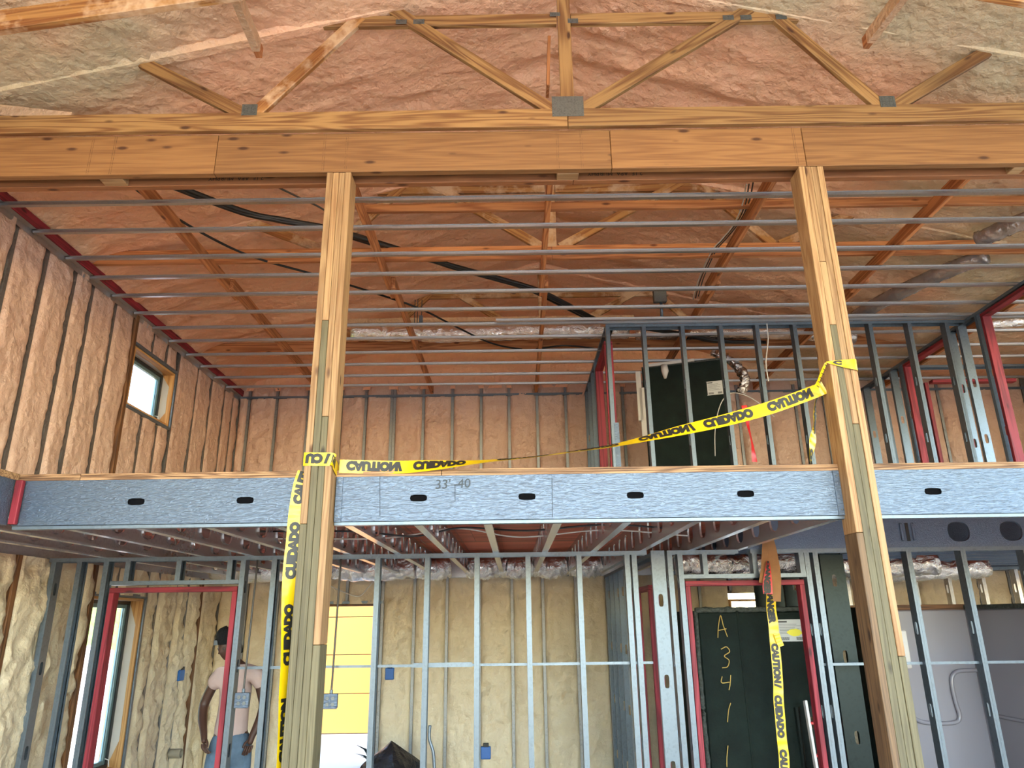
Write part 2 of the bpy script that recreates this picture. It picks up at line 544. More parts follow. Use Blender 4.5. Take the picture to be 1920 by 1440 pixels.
def web2d(L, H, holes, p=4.0, n=20):
    """A flat strip L x H with rounded holes [(pos, rx, ry)]; returns points, faces and the hole loops."""
    vs, fs, loops = [], [], []
    def quad(a, b):
        if b - a > 1e-5:
            k = len(vs)
            vs.extend([(a, 0), (b, 0), (b, H), (a, H)])
            fs.append((k, k + 1, k + 2, k + 3))
    x = 0.0
    for pos, rx, ry in holes:
        c = rx * 1.25 + 0.004
        if pos - c < x - 1e-6 or pos + c > L:
            continue
        quad(x, pos - c)
        ca = atan2(H / 2, c)
        ang = sorted({round(a, 5) for a in [2 * pi * i / n for i in range(n)] + [ca, pi - ca, pi + ca, 2 * pi - ca]})
        k, m = len(vs), len(ang)
        for a in ang:
            s = 1.0 / max(abs(cos(a)) / c, abs(sin(a)) / (H / 2))
            vs.append((pos + s * cos(a), H / 2 + s * sin(a)))
        for a in ang:
            r = (abs(cos(a) / rx) ** p + abs(sin(a) / ry) ** p) ** (-1 / p)
            vs.append((pos + r * cos(a), H / 2 + r * sin(a)))
        for i in range(m):
            j = (i + 1) % m
            fs.append((k + i, k + j, k + m + j, k + m + i))
        loops.append([k + m + i for i in range(m)])
        x = pos + c
    quad(x, L)
    return vs, fs, loops

STUD = {}
def stud_mesh(L, web=0.092, fl=0.041, mat=None, punch=0.3):
    key = (round(L, 3), web, fl, mat.name, punch)
    if key in STUD:
        return STUD[key]
    b = MB()
    holes = [(h, 0.05, 0.019) for h in np.arange(punch, L - 0.1, 0.61)]
    vs, fs, lp = web2d(L, web, holes)
    b.add([(0, y - web / 2, z) for z, y in vs], fs)
    for s in (-1, 1):
        y = s * web / 2
        b.add([(0, y, 0), (fl, y, 0), (fl, y, L), (0, y, L)], [(0, 1, 2, 3)])
        b.add([(fl, y, 0), (fl, y - s * 0.008, 0), (fl, y - s * 0.008, L), (fl, y, L)], [(0, 1, 2, 3)])
        # rolled stiffening groove in the flange
        b.box(fl * 0.42, fl * 0.58, min(y, y + s * 0.0015), max(y, y + s * 0.0015), 0, L)
    STUD[key] = b.mesh('stud', mat)
    return STUD[key]

def stud(parent, x, y, z0, z1, along='X', web=0.092, fl=0.041, flip=False, punch=0.3, mat=None, name='stud'):
    """Wall running along X: flanges face -Y/+Y; wall along Y: flanges face -X/+X."""
    me = stud_mesh(z1 - z0, web, fl, mat or M['galv'], punch)
    a = 0 if along == 'X' else pi / 2
    if flip:
        a += pi
    return link(name, me, parent, mat=Matrix.Translation(Vector((x, y, z0)) - Vector(parent.location)) @ Matrix.Rotation(a, 4, 'Z'))

def track(parent, p0, p1, web=0.096, leg=0.032, down=True, name='track', mat=None):
    p0, p1 = Vector(p0), Vector(p1)
    d = (p1 - p0).normalized()
    side = Vector((-d.y, d.x, 0))
    s = -1 if down else 1
    h = web / 2
    b = MB().extrude([(-h, s * leg), (-h, 0), (h, 0), (h, s * leg)], p0, p1, side, (0, 0, 1))
    return shape(name, b, mat or M['galv'], parent)

def catmull(pts, n=10):
    P = [Vector(p) for p in pts]
    if len(P) < 3:
        return [P[0].lerp(P[-1], i / n) for i in range(n + 1)]
    P = [P[0] * 2 - P[1]] + P + [P[-1] * 2 - P[-2]]
    out = []
    for i in range(1, len(P) - 2):
        a, b, c, d = P[i - 1:i + 3]
        for k in range(n):
            t = k / n
            out.append(0.5 * ((2 * b) + (c - a) * t + (2 * a - 5 * b + 4 * c - d) * t * t + (3 * b - a - 3 * c + d) * t ** 3))
    out.append(P[-2])
    return out

def cable(name, pts, r, mat, label=None, cat='cable', parent=None, n=8, group=None):
    o = shape(name, MB().tube(catmull(pts), r, n), mat, parent, True)
    if label:
        tag(o, label, cat, group)
    return o

TEXT = {}
def text_mesh(s, size, bold=0.0):
    k = (s, size, bold)
    if k not in TEXT:
        cu = bpy.data.curves.new('lettering', 'FONT')
        cu.body = s
        cu.size = size
        cu.offset = bold
        cu.resolution_u = 3
        o = bpy.data.objects.new('lettering', cu)
        COL.objects.link(o)
        bpy.context.view_layer.update()
        me = o.evaluated_get(bpy.context.evaluated_depsgraph_get()).to_mesh()
        bm = bmesh.new()
        bm.from_mesh(me)
        bmesh.ops.triangulate(bm, faces=bm.faces)
        bmesh.ops.subdivide_edges(bm, edges=[e for e in bm.edges if e.calc_length() > size * 0.3], cuts=2)
        vs = [tuple(v.co[:2]) for v in bm.verts]
        fs = [tuple(v.index for v in f.verts) for f in bm.faces]
        bm.free()
        o.evaluated_get(bpy.context.evaluated_depsgraph_get()).to_mesh_clear()
        bpy.data.objects.remove(o)
        TEXT[k] = (vs, fs, max(v[0] for v in vs), max(v[1] for v in vs))
    return TEXT[k]

def flat_text(name, s, size, origin, ax, ay, mat, parent, bold=0.0):
    vs, fs, w, h = text_mesh(s, size, bold)
    ax, ay, o = Vector(ax).normalized(), Vector(ay).normalized(), Vector(origin)
    return shape(name, MB().add([o + ax * a + ay * b for a, b in vs], fs), mat, parent)

def ribbon(name, pts, ups, width, mat, parent, words=(), sub=14, ink=None, widths=None):
    """Tape along pts; words = [(text, s0, mode)]: mode 'flip' mirrored upside down, 'turn' rotated half a turn, 'run' reading along."""
    C = catmull(pts, sub)
    U = catmull(ups, sub)
    Wd = [width] * len(C)
    if widths:
        wv = catmull([(w, 0, 0) for w in widths], sub)
        Wd = [a.x for a in wv]
    T, Wv, Nn, s = [], [], [], [0.0]
    for i in range(len(C)):
        t = (C[min(i + 1, len(C) - 1)] - C[max(i - 1, 0)]).normalized()
        u = (U[i] - t * U[i].dot(t)).normalized()
        T.append(t); Wv.append(u); Nn.append(t.cross(u))
        if i:
            s.append(s[-1] + (C[i] - C[i - 1]).length)
    b = MB()
    vs, fs = [], []
    for i in range(len(C)):
        vs += [C[i] - Wv[i] * Wd[i] / 2, C[i] + Nn[i] * 0.0015 * sin(i * 0.9), C[i] + Wv[i] * Wd[i] / 2]
    for i in range(len(C) - 1):
        for k in (0, 1):
            fs.append((3 * i + k, 3 * i + 3 + k, 3 * i + 4 + k, 3 * i + 1 + k))
    b.add(vs, fs)
    o = shape(name, b, mat, parent, True)
    if words:
        def at(q, v, lift):
            q = min(max(q, 0), s[-1] - 1e-6)
            i = max(0, min(len(s) - 2, int(np.searchsorted(s, q)) - 1))
            f = (q - s[i]) / max(s[i + 1] - s[i], 1e-9)
            c = C[i].lerp(C[i + 1], f)
            w = Wv[i].lerp(Wv[i + 1], f)
            nn = Nn[i].lerp(Nn[i + 1], f)
            wd = Wd[i] + (Wd[i + 1] - Wd[i]) * f
            return c + w * (v * wd / width) + nn * lift
        for txt, s0, mode in words:
            tv, tf, tw, th = text_mesh(txt, width * 0.84, 0.0062)
            for lift in (0.0028,):
                out = []
                for a, c in tv:
                    c2 = c - th / 2
                    if mode == 'flip':
                        out.append(at(s0 + a, -c2, lift))
                    elif mode == 'turn':
                        out.append(at(s0 + tw - a, -c2, lift))
                    else:
                        out.append(at(s0 + a, c2, lift))
                shape('lettering', MB().add(out, tf), ink or M['ink'], parent)
    return o

def fbm(p, f, octv=3):
    return noise.fractal(Vector(p) * f, 1.0, 2.0, octv)

ORD = ['first', 'second', 'third', 'fourth', 'fifth', 'sixth', 'seventh', 'eighth', 'ninth', 'tenth', 'eleventh', 'twelfth', 'thirteenth', 'fourteenth', 'fifteenth', 'sixteenth', 'seventeenth', 'eighteenth']
random.seed(7)

# ================================================================== SETTING
def structure(name, label=None, loc=(0, 0, 0), cat=None):
    o = link(name, None, None, loc)
    o['kind'] = 'structure'
    if label:
        o['label'] = label
    return o

# ground outside and slab inside
g = shape('ground', MB().box(-60, 60, -60, 60, -0.30, -0.12), M['pale_ground'])
g['kind'] = 'structure'
f = shape('floor', MB().box(XL - 0.3, XR + 0.3, YF, YB + 0.3, -0.12, 0.0, 0.01), M['concrete'])
f['kind'] = 'structure'
# planted bank to the left of the building
b = MB()
nx, ny = 26, 40
vs, mats = [], []
for i in range(nx + 1):
    for j in range(ny + 1):
        x = -8.2 - 14 * i / nx
        y = 4 + 36 * j / ny
        h = max(0, (-8.6 - x)) * 0.52
        h = min(h, 4.6) + 0.22 * fbm((x, y, 0), 0.8, 4) * min(1, max(0, -8.4 - x))
        vs.append((x, y, h - 0.12))
fs, mi = [], []
for i in range(nx):
    for j in range(ny):
        a = i * (ny + 1) + j
        fs.append((a, a + 1, a + ny + 2, a + ny + 1))
        x = -8.2 - 14 * i / nx
        mi.append(1 if (-x + 1.2 * fbm((x, vs[a][1], 3), 0.6)) > 11.0 else 0)
b.add(vs, fs)
b.m = mi
bank = shape('hillside', b, [M['mulch'], M['grass']], None, True)
bank['kind'] = 'structure'
# ochre clad building beyond the back door
ow = structure('wall_outside', loc=(-3.0, 14.6, 0))
shape('sheathing', MB().box(-6, 4, 14.63, 14.9, -0.12, 3.4), M['sheath'], ow)
for k, (z0, z1) in enumerate([(-0.1, 0.56), (0.575, 1.24), (1.255, 1.92), (1.935, 2.6), (2.615, 3.3)]):
    board('panel', (-6, 14.61, (z0 + z1) / 2), (4, 14.61, (z0 + z1) / 2), z1 - z0, 0.04, M['yellow_wall'], ow)

# roof underside: one continuous skin of sprayed foam
def roof_foam():
    b = MB()
    xs = np.arange(XL - 0.05, XR + 0.06, 0.05)
    ys = np.concatenate([np.arange(YF, 2.35, 0.6), np.arange(2.4, YB + 0.06, 0.05)])
    vs = []
    for x in xs:
        zr = roof_z(x)
        for y in ys:
            p = (x, y, 0.0)
            back = min(1, max(0, (y - 4.3) / 0.6))
            q = Vector((x * (1 - 0.45 * back), y * (1 + 0.5 * back), 0.3))
            d = (0.022 + 0.022 * back) * fbm(q, 1.1, 3) + (0.014 + 0.014 * back) * noise.noise(q * 4.2)
            d += 0.010 * (1 - 2 * abs(noise.noise(q * 9.5))) + 0.005 * noise.noise(q * 17)
            w = noise.noise(Vector((x * 0.7, y * 0.7, 9.1)))
            if w > 0.1:
                d += 0.03 * (w - 0.1) * (1 - 2 * abs(noise.noise(q * 14.0))) * 2
            # foam fillet down the wall head
            ed = x - XL
            if ed < 0.35:
                d -= 0.10 * (1 - ed / 0.35) ** 2
            vs.append((x, y, zr + d))
    ny = len(ys)
    fs = [(i * ny + j, i * ny + j + 1, (i + 1) * ny + j + 1, (i + 1) * ny + j) for i in range(len(xs) - 1) for j in range(ny - 1)]
    b.add(vs, fs)
    return b
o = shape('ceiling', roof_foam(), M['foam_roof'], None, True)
o['kind'] = 'structure'
b = MB()
for x0, x1 in ((XL - 0.4, RX), (RX, 4.66), (4.66, XR + 0.4)):
    z0, z1 = (RZ - RS * abs(x - RX) if x <= 4.7 else 5.03 for x in (x0, x1))
    b.add([(x0, YF - 0.3, z0 + 0.16), (x1, YF - 0.3, z1 + 0.16), (x1, YB + 0.4, z1 + 0.16), (x0, YB + 0.4, z0 + 0.16),
           (x0, YF - 0.3, z0 + 0.22), (x1, YF - 0.3, z1 + 0.22), (x1, YB + 0.4, z1 + 0.22), (x0, YB + 0.4, z0 + 0.22)],
          [(0, 1, 2, 3), (4, 7, 6, 5), (0, 4, 5, 1), (2, 6, 7, 3), (1, 5, 6, 2), (0, 3, 7, 4)])
o = shape('roof', b, M['roof_skin'])
o['kind'] = 'structure'

# walls: sheathing with openings, foam bays and the stud faces between them
def grid_with_openings(b, to3, u0, u1, v0, v1, openings, th):
    us = sorted({u0, u1} | {o[0] for o in openings} | {o[1] for o in openings})
    vv = sorted({v0, v1} | {o[2] for o in openings} | {o[3] for o in openings})
    for a, c in zip(us[:-1], us[1:]):
        for d, e in zip(vv[:-1], vv[1:]):
            m, n = (a + c) / 2, (d + e) / 2
            if any(o[0] < m < o[1] and o[2] < n < o[3] for o in openings):
                continue
            pts = [to3(p, q, w) for p in (a, c) for q in (d, e) for w in (0, th)]
            b.add(pts, [(0, 1, 3, 2), (4, 6, 7, 5), (0, 4, 5, 1), (2, 3, 7, 6), (0, 2, 6, 4), (1, 5, 7, 3)])

def foam_panel(parent, to3, u0, u1, v0, v1, mat, seed, top=None, rough=1.0):
    w = u1 - u0
    nx = max(5, int(w / 0.032))
    nz = max(4, int((v1 - v0) / 0.04))
    vs, fs = [], []
    for i in range(nx + 1):
        for j in range(nz + 1):
            u = u0 + w * i / nx
            v = v0 + (v1 - v0) * j / nz
            e = min(u - u0, u1 - u) + 0.005 * noise.noise(Vector((u * 3, v * 7, seed))) + 0.004
            edge = min(1.0, max(0.0, e / 0.028))
            edge = edge * edge * (3 - 2 * edge)
            q = Vector((u, v, seed * 3.7))
            d = 0.018 * (1 + 0.9 * (rough > 1.5)) * noise.noise(q * 3.3) + (0.016 * (1 - 2 * abs(noise.noise(q * 5.1))) + 0.014 * noise.noise(q * 9.3) if rough > 1.5 else 0) + 0.009 * (1 - 2 * abs(noise.noise(Vector((u * 9, v * 8, seed))))) * rough
            d += 0.009 * noise.noise(q * 15) * min(rough, 1.6) + 0.006 * (1 - 2 * abs(noise.noise(q * 24))) * min(rough, 1.6)
            vs.append(to3(u, v, -0.018 + edge * 0.024 + d * edge))
    for i in range(nx):
        for j in range(nz):
            a = i * (nz + 1) + j
            fs.append((a, a + nz + 1, a + nz + 2, a + 1))
    return shape('foam_panel', MB().add(vs, fs), mat, parent, True)

def bays(parent, to3, edges, v0, v1, mat, holes, stud_w=0.036, seed=0, wood=(), rough=1.0):
    """Studs centred on the edges; foam fills each bay, cut round the openings."""
    for k, e in enumerate(edges):
        segs = [(v0, v1)]
        for (a, c, d, f2) in holes:
            if a + 0.03 < e < c - 0.03:
                segs = [s for t in segs for s in ((t[0], min(t[1], d - 0.03)), (max(t[0], f2 + 0.03), t[1])) if s[1] - s[0] > 0.05]
        for (a, c) in segs:
            m = M['wood_brown'] if k in wood else M['strip']
            hw = stud_w / 2 * (1.6 if k in wood else 1)
            b = MB()
            P = [to3(u, v, w) for u in (e - hw, e + hw) for v in (a, c) for w in (-0.05, 0.004)]
            b.add(P, [(0, 1, 3, 2), (4, 6, 7, 5), (0, 4, 5, 1), (2, 3, 7, 6), (0, 2, 6, 4), (1, 5, 7, 3)])
            if k in wood:
                board('stud', to3(e, a, -0.010), to3(e, c, -0.010), hw * 2, 0.08, M['wood_brown'], parent, up=Vector(to3(e + 1, a, 0)) - Vector(to3(e, a, 0)))
            else:
                recal(shape('stud', b, m, parent))
    for k in range(len(edges) - 1):
        a0, a1 = edges[k] + stud_w / 2, edges[k + 1] - stud_w / 2
        if a1 - a0 < 0.04:
            continue
        rects = [(a0, a1, v0, v1)]
        for (a, c, d, f2) in holes:
            out = []
            for (p, q, r, s2) in rects:
                if q <= a or p >= c or s2 <= d or r >= f2:
                    out.append((p, q, r, s2)); continue
                if p < a: out.append((p, a, r, s2))
                if q > c: out.append((c, q, r, s2))
                p2, q2 = max(p, a), min(q, c)
                if r < d: out.append((p2, q2, r, d))
                if s2 > f2: out.append((p2, q2, f2, s2))
            rects = out
        for (p, q, r, s2) in rects:
            if q - p > 0.05 and s2 - r > 0.05:
                foam_panel(parent, to3, p, q, r, s2, mat, seed + k * 1.31 + r, rough=rough)

def left3(u, v, d):
    return (XL + d, u, v)
def back3(u, v, d):
    return (u, YB - d, v)

WIN1 = (6.94, 7.86, 3.95, 4.575)      # y0 y1 z0 z1, loft window
WIN2 = (6.90, 7.86, 0.50, 2.10)       # tall window below
DOOR = (-2.66, -1.76, 0.0, 2.06)      # back door opening, x0 x1 z0 z1
WALLT = 0.16

wl = structure('wall_left', loc=(XL, 3.0, 0))
b = MB()
grid_with_openings(b, lambda u, v, w: (XL - 0.05 - w, u, v), YF, YB + 0.2, -0.1, 5.1, [WIN1, WIN2, (-6.5, -2.0, 0.3, 4.7)], WALLT)  # the opening near the front is added out of view to admit light
shape('sheathing', b, M['foam_low'], wl)
h1 = (WIN1[0] - 0.02, WIN1[1] + 0.02, WIN1[2] - 0.02, WIN1[3] + 0.02)
h2 = (WIN2[0] - 0.02, WIN2[1] + 0.02, WIN2[2] - 0.02, WIN2[3] + 0.02)
up_edges = [2.16 + 0.41 * k for k in range(20)]
up_edges = [e for e in up_edges if e < 4.4] + [4.62, 5.02, 5.42, 5.82, 6.10, 6.50, 6.88, 7.29, 7.62, 7.93, 8.44, 8.87, 9.30, 9.60, YB + 0.02]
bays(wl, left3, up_edges, DECK, 5.02, M['foam_up'], [h1], seed=11, wood=[up_edges.index(6.88)])
lo_edges = [2.29 + 0.41 * k for k in range(20)]
lo_edges = [e for e in lo_edges if e < 4.5] + [4.75, 5.10, 5.40, 5.77, 6.25, 6.66, 6.86, 7.30, 7.92, 8.16, 8.60, 8.92, 9.26, YB + 0.02]
bays(wl, left3, lo_edges, 0.0, DECK - 0.29, M['foam_low'], [h2], seed=51, wood=[lo_edges.index(5.77), lo_edges.index(6.86), lo_edges.index(9.26)], rough=2.8)
shape('rim_band', MB().box(XL - 0.05, XL - 0.012, YF, YB, JB - 0.02, DECK), M['galv_joist'], wl)

wb = structure('wall_back', loc=(1.5, YB, 0))
b = MB()
DOOR2 = (2.78, 3.40, 1.0, 2.14)       # window opening seen over the fibreglass unit
grid_with_openings(b, lambda u, v, w: (u, YB + 0.05 + w, v), XL - 0.2, XR + 0.2, -0.1, 5.1, [DOOR, DOOR2], WALLT)
shape('sheathing', b, M['sheath'], wb)
ux = [XL] + [-3.727, -3.337, -2.888, -2.423, -2.072, -1.705, -1.665, -1.256, -0.845, -0.441, -0.045, 0.351, 0.754] + [1.16 + 0.406 * k for k in range(16)]
bays(wb, back3, ux, DECK, 5.02, M['foam_up'], [], seed=91, rough=1.55)
lx = [XL + 0.01, -3.50, -3.09, -2.70, -2.19, -1.72, -1.307, -0.883, -0.46, -0.036, 0.367, 0.797, 1.2] + [1.6 + 0.406 * k for k in range(15)]
bays(wb, back3, lx, 0.0, DECK - 0.29, M['foam_low'], [DOOR, DOOR2], seed=131, rough=2.8)
shape('rim_band', MB().box(XL, XR, YB + 0.012, YB + 0.05, JB - 0.02, DECK), M['galv_joist'], wb)
b = MB()
gx = np.arange(XL, 4.75, 0.07)
vs = []
for x in gx:
    for j in range(16):
        z = 4.98 + (roof_z(x) + 0.05 - 4.98) * j / 15
        vs.append((x, YB - 0.01 - 0.03 * noise.noise(Vector((x * 2.5, z * 3, 4))) - 0.012 * noise.noise(Vector((x * 9, z * 9, 8))), z))
b.add(vs, [(i * 16 + j, (i + 1) * 16 + j, (i + 1) * 16 + j + 1, i * 16 + j + 1) for i in range(len(gx) - 1) for j in range(15)])
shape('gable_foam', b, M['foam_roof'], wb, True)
b = MB()
pts = [(XL - 0.2, 5.05), (XL - 0.2, 5.1), (RX, 6.25), (4.9, 5.12), (4.9, 5.05)]
b.add([(x, YB + 0.06, z) for x, z in pts] + [(x, YB + 0.2, z) for x, z in pts], [(0, 1, 2, 3, 4), (9, 8, 7, 6, 5)] + [(i, 5 + i, 5 + (i + 1) % 5, (i + 1) % 5) for i in range(5)])
shape('gable_sheathing', b, M['sheath'], wb)
wr = structure('wall_right', loc=(XR, 3.0, 0))
b = MB()
grid_with_openings(b, lambda u, v, w: (XR + 0.05 + w, u, v), YF, YB + 0.2, -0.1, 5.1, [(-6.5, -1.6, 0.3, 4.7), (-0.6, 2.6, 2.6, 4.8), (2.9, 6.7, 2.8, 4.8), (6.4, 7.6, 0.9, 2.2)], WALLT)  # openings added out of view to light the loft from the side
shape('sheathing', b, M['foam_low'], wr)

# door opening in the back wall: wooden buck
d1 = structure('door_1', loc=(-2.21, YB, 0))
for x in (DOOR[0] + 0.012, DOOR[1] - 0.012):
    board('jamb', (x, YB + 0.07, 0), (x, YB + 0.07, 2.06), 0.20, 0.024, M['wood_brown'], d1, up=(0, 1, 0))
board('header', (DOOR[0], YB + 0.07, 2.048), (DOOR[1], YB + 0.07, 2.048), 0.20, 0.024, M['wood_brown'], d1, up=(0, 1, 0))
shape('header_track', MB().box(DOOR[0] - 0.05, DOOR[1] + 0.05, YB - 0.03, YB + 0.03, 2.065, 2.10, 0.002), M['galv'], d1)
d2 = structure('window_3', loc=(3.09, YB, 1.0))
for x in (DOOR2[0] + 0.012, DOOR2[1] - 0.012):
    board('jamb', (x, YB + 0.07, 1.0), (x, YB + 0.07, 2.06), 0.2, 0.024, M['wood_trim'], d2, up=(0, 1, 0))
for z in (1.012, 2.048):
    board('header', (DOOR2[0], YB + 0.07, z), (DOOR2[1], YB + 0.07, z), 0.2, 0.024, M['wood_trim'], d2, up=(0, 1, 0))
shape('pane', MB().box(DOOR2[0] + 0.03, DOOR2[1] - 0.03, YB + 0.15, YB + 0.156, 1.03, 2.03), M['glass'], d2)

def window(name, r, sill=True):
    y0, y1, z0, z1 = r
    w = structure(name, loc=(XL, (y0 + y1) / 2, z0))
    xo = XL - 0.05 - WALLT
    # buck boards lining the opening
    cx = (XL + 0.012 + xo) / 2
    dp = XL + 0.012 - xo
    for y in (y0 + 0.012, y1 - 0.012):
        board('buck_board', (cx, y, z0), (cx, y, z1), dp, 0.024, M['wood_trim'], w, up=(1, 0, 0))
    for z in (z0 + 0.012, z1 - 0.012):
        board('buck_board', (cx, y0 + 0.024, z), (cx, y1 - 0.024, z), dp, 0.024, M['wood_trim'], w, up=(1, 0, 0))
    # steel trim round the edge
    for (a, c) in (((y0 - 0.02, z0 - 0.02), (y1 + 0.02, z0 - 0.02)), ((y0 - 0.02, z1 + 0.02), (y1 + 0.02, z1 + 0.02)), ((y1 + 0.02, z0 - 0.02), (y1 + 0.02, z1 + 0.02))):
        board('edge_angle', (XL + 0.008, *a), (XL + 0.008, *c), 0.04, 0.036, M['galv'], w, up=(1, 0, 0))
    # membrane folded onto the jambs and head
    k = 0.16 if z1 - z0 < 1 else 0.26
    b = MB()
    ym = y1 - 0.0255
    b.add([(xo + 0.09, ym, z0 + 0.03), (XL - 0.03, ym, z0 + k), (XL - 0.035, ym, (z0 + z1) / 2), (XL - 0.03, ym, z1 - k), (xo + 0.09, ym, z1 - 0.03)], [(0, 1, 2, 3, 4)])
    zm = z1 - 0.0255
    b.add([(xo + 0.09, y0 + 0.03, zm), (XL - 0.07, y0 + 0.10, zm), (XL - 0.05, (y0 + y1) / 2, zm), (XL - 0.08, y1 - 0.12, zm), (xo + 0.09, y1 - 0.03, zm)], [(0, 1, 2, 3, 4)])
    shape('membrane', b, M['membrane'], w)
    # black frame, grey-green sash, pane
    fr, fx = 0.034, (xo + 0.05, xo + 0.10)
    a0, a1, b0, b1 = y0 + 0.024, y1 - 0.024, z0 + 0.024, z1 - 0.024
    f = MB()
    f.box(*fx, a0, a0 + fr, b0, b1, 0.004).box(*fx, a1 - fr, a1, b0, b1, 0.004)
    f.box(*fx, a0 + fr, a1 - fr, b0, b0 + fr, 0.004).box(*fx, a0 + fr, a1 - fr, b1 - fr, b1, 0.004)
    shape('frame', f, M['black_frame'], w)
    s, sx = 0.036, (xo + 0.045, xo + 0.085)
    a0, a1, b0, b1 = a0 + fr, a1 - fr, b0 + fr, b1 - fr
    f = MB()
    f.box(*sx, a0, a0 + s, b0, b1, 0.003).box(*sx, a1 - s, a1, b0, b1, 0.003)
    f.box(*sx, a0 + s, a1 - s, b0, b0 + s, 0.003).box(*sx, a0 + s, a1 - s, b1 - s, b1, 0.003)
    shape('sash', f, M['teal_frame'], w)
    shape('pane', MB().box(xo + 0.062, xo + 0.068, a0 + s, a1 - s, b0 + s, b1 - s), M['glass'], w)
    h = MB().tube([(xo + 0.09, y1 - 0.075, z0 + 0.11), (xo + 0.13, y1 - 0.08, z0 + 0.10), (xo + 0.14, y1 - 0.08, z0 + 0.04)], 0.006, 8)
    shape('crank_handle', h, M['white_paint'], w, True)
    return w
window('window_1', WIN1)
window('window_2', WIN2)

# red ledger and steel angle where the channels meet the left wall
lg = structure('trim_1', loc=(XL, 4.0, 4.87))
for a, c in ((YF, 0.9), (0.904, 5.74), (5.744, 7.95), (7.954, 9.80)):
    board('ledger', (XL + 0.052, a, 4.935), (XL + 0.052, c, 4.935), 0.089, 0.038, M['red'], lg)
shape('steel_angle', MB().extrude([(0.0, -0.05), (0.0, 0.0), (0.05, 0.0)], (XL + 0.022, YF, 4.882), (XL + 0.022, 9.80, 4.882), (1, 0, 0), (0, 0, 1)), M['galv_channel'], lg)
lg2 = structure('trim_2', loc=(0, YB, 4.87))
shape('steel_angle', MB().extrude([(0.0, -0.03), (0.0, 0.0), (0.03, 0.0), (0.03, -0.03)], (XL + 0.03, YB - 0.055, 4.888), (XR, YB - 0.055, 4.888), (0, 1, 0), (0, 0, 1)), M['galv'], lg2)

# loft deck: plywood sheets
dk = structure('loft_floor', loc=(1.5, 7.0, JT))
dk_x = [XL + 0.02, -3.0, -0.57 + 0.16, 1.85, 4.29, 6.73, XR]
cuts = [YRIM - 0.005, 5.27, 6.49, 7.71, 8.93, YB - 0.02]
for r in range(len(cuts) - 1):
    sh = 0 if r % 2 == 0 else 1.22
    xs = [XL + 0.02] + [x for x in [c + sh for c in (-2.85, -0.4, 2.04, 4.48, 6.92)] if x < XR] + [XR]
    if r == 0:
        xs = [XL + 0.02, -2.45, -0.405, 1.845, 1.995, 4.48, XR]
    for a, c in zip(xs[:-1], xs[1:]):
        if r == 0 and abs(a - 1.845) < 1e-3:
            continue
        y0 = cuts[r]
        L, Wd = c - a - 0.003, cuts[r + 1] - y0 - 0.003
        me = MB().box(-L / 2, L / 2, -Wd / 2, Wd / 2, -0.018, 0.0175, 0.002)
        b2 = MB()
        b2.box(-L / 2, L / 2, -Wd / 2, Wd / 2, -0.0185, -0.006, 0.001, 0)
        b2.box(-L / 2 + 0.002, L / 2 - 0.002, -Wd / 2 + 0.002, Wd / 2, -0.006, -0.004, 0, 1)
        b2.box(-L / 2, L / 2, -Wd / 2, Wd / 2, -0.004, 0.008, 0.001, 0)
        b2.box(-L / 2 + 0.002, L / 2 - 0.002, -Wd / 2 + 0.002, Wd / 2, 0.008, 0.010, 0, 1)
        b2.box(-L / 2, L / 2, -Wd / 2, Wd / 2, 0.010, 0.0185, 0.001, 0)
        b2.add([(-L / 2, -Wd / 2 + 0.03, -0.0187), (L / 2, -Wd / 2 + 0.03, -0.0187), (L / 2, Wd / 2, -0.0187), (-L / 2, Wd / 2, -0.0187)], [(3, 2, 1, 0)], 2)
        b2.add([(-L / 2 + 0.002, -Wd / 2 + 0.002, 0.0188), (L / 2 - 0.002, -Wd / 2 + 0.002, 0.0188), (L / 2 - 0.002, Wd / 2 - 0.002, 0.0188), (-L / 2 + 0.002, Wd / 2 - 0.002, 0.0188)], [(0, 1, 2, 3)], 3)
        link('plywood_sheet', b2.mesh('plywood_sheet', [M['ply_edge'], M['wood_brown'], M['ply_under'], M['ply_top']]), dk,
             loc=Vector(((a + c) / 2, y0 + (cuts[r + 1] - y0) / 2, 2.6455)) - Vector(dk.location))
# return of the deck along the left wall, towards the camera
b2 = MB().box(XL + 0.02, -2.79, 2.9, YRIM - 0.01, 2.627, DECK, 0.002)
shape('plywood_sheet', b2, M['ply_edge'], dk)
shape('underside', MB().add([(XL, 2.9, 2.6262), (-2.8, 2.9, 2.6262), (-2.8, YRIM, 2.6262), (XL, YRIM, 2.6262)], [(3, 2, 1, 0)]), M['ply_under'], dk)

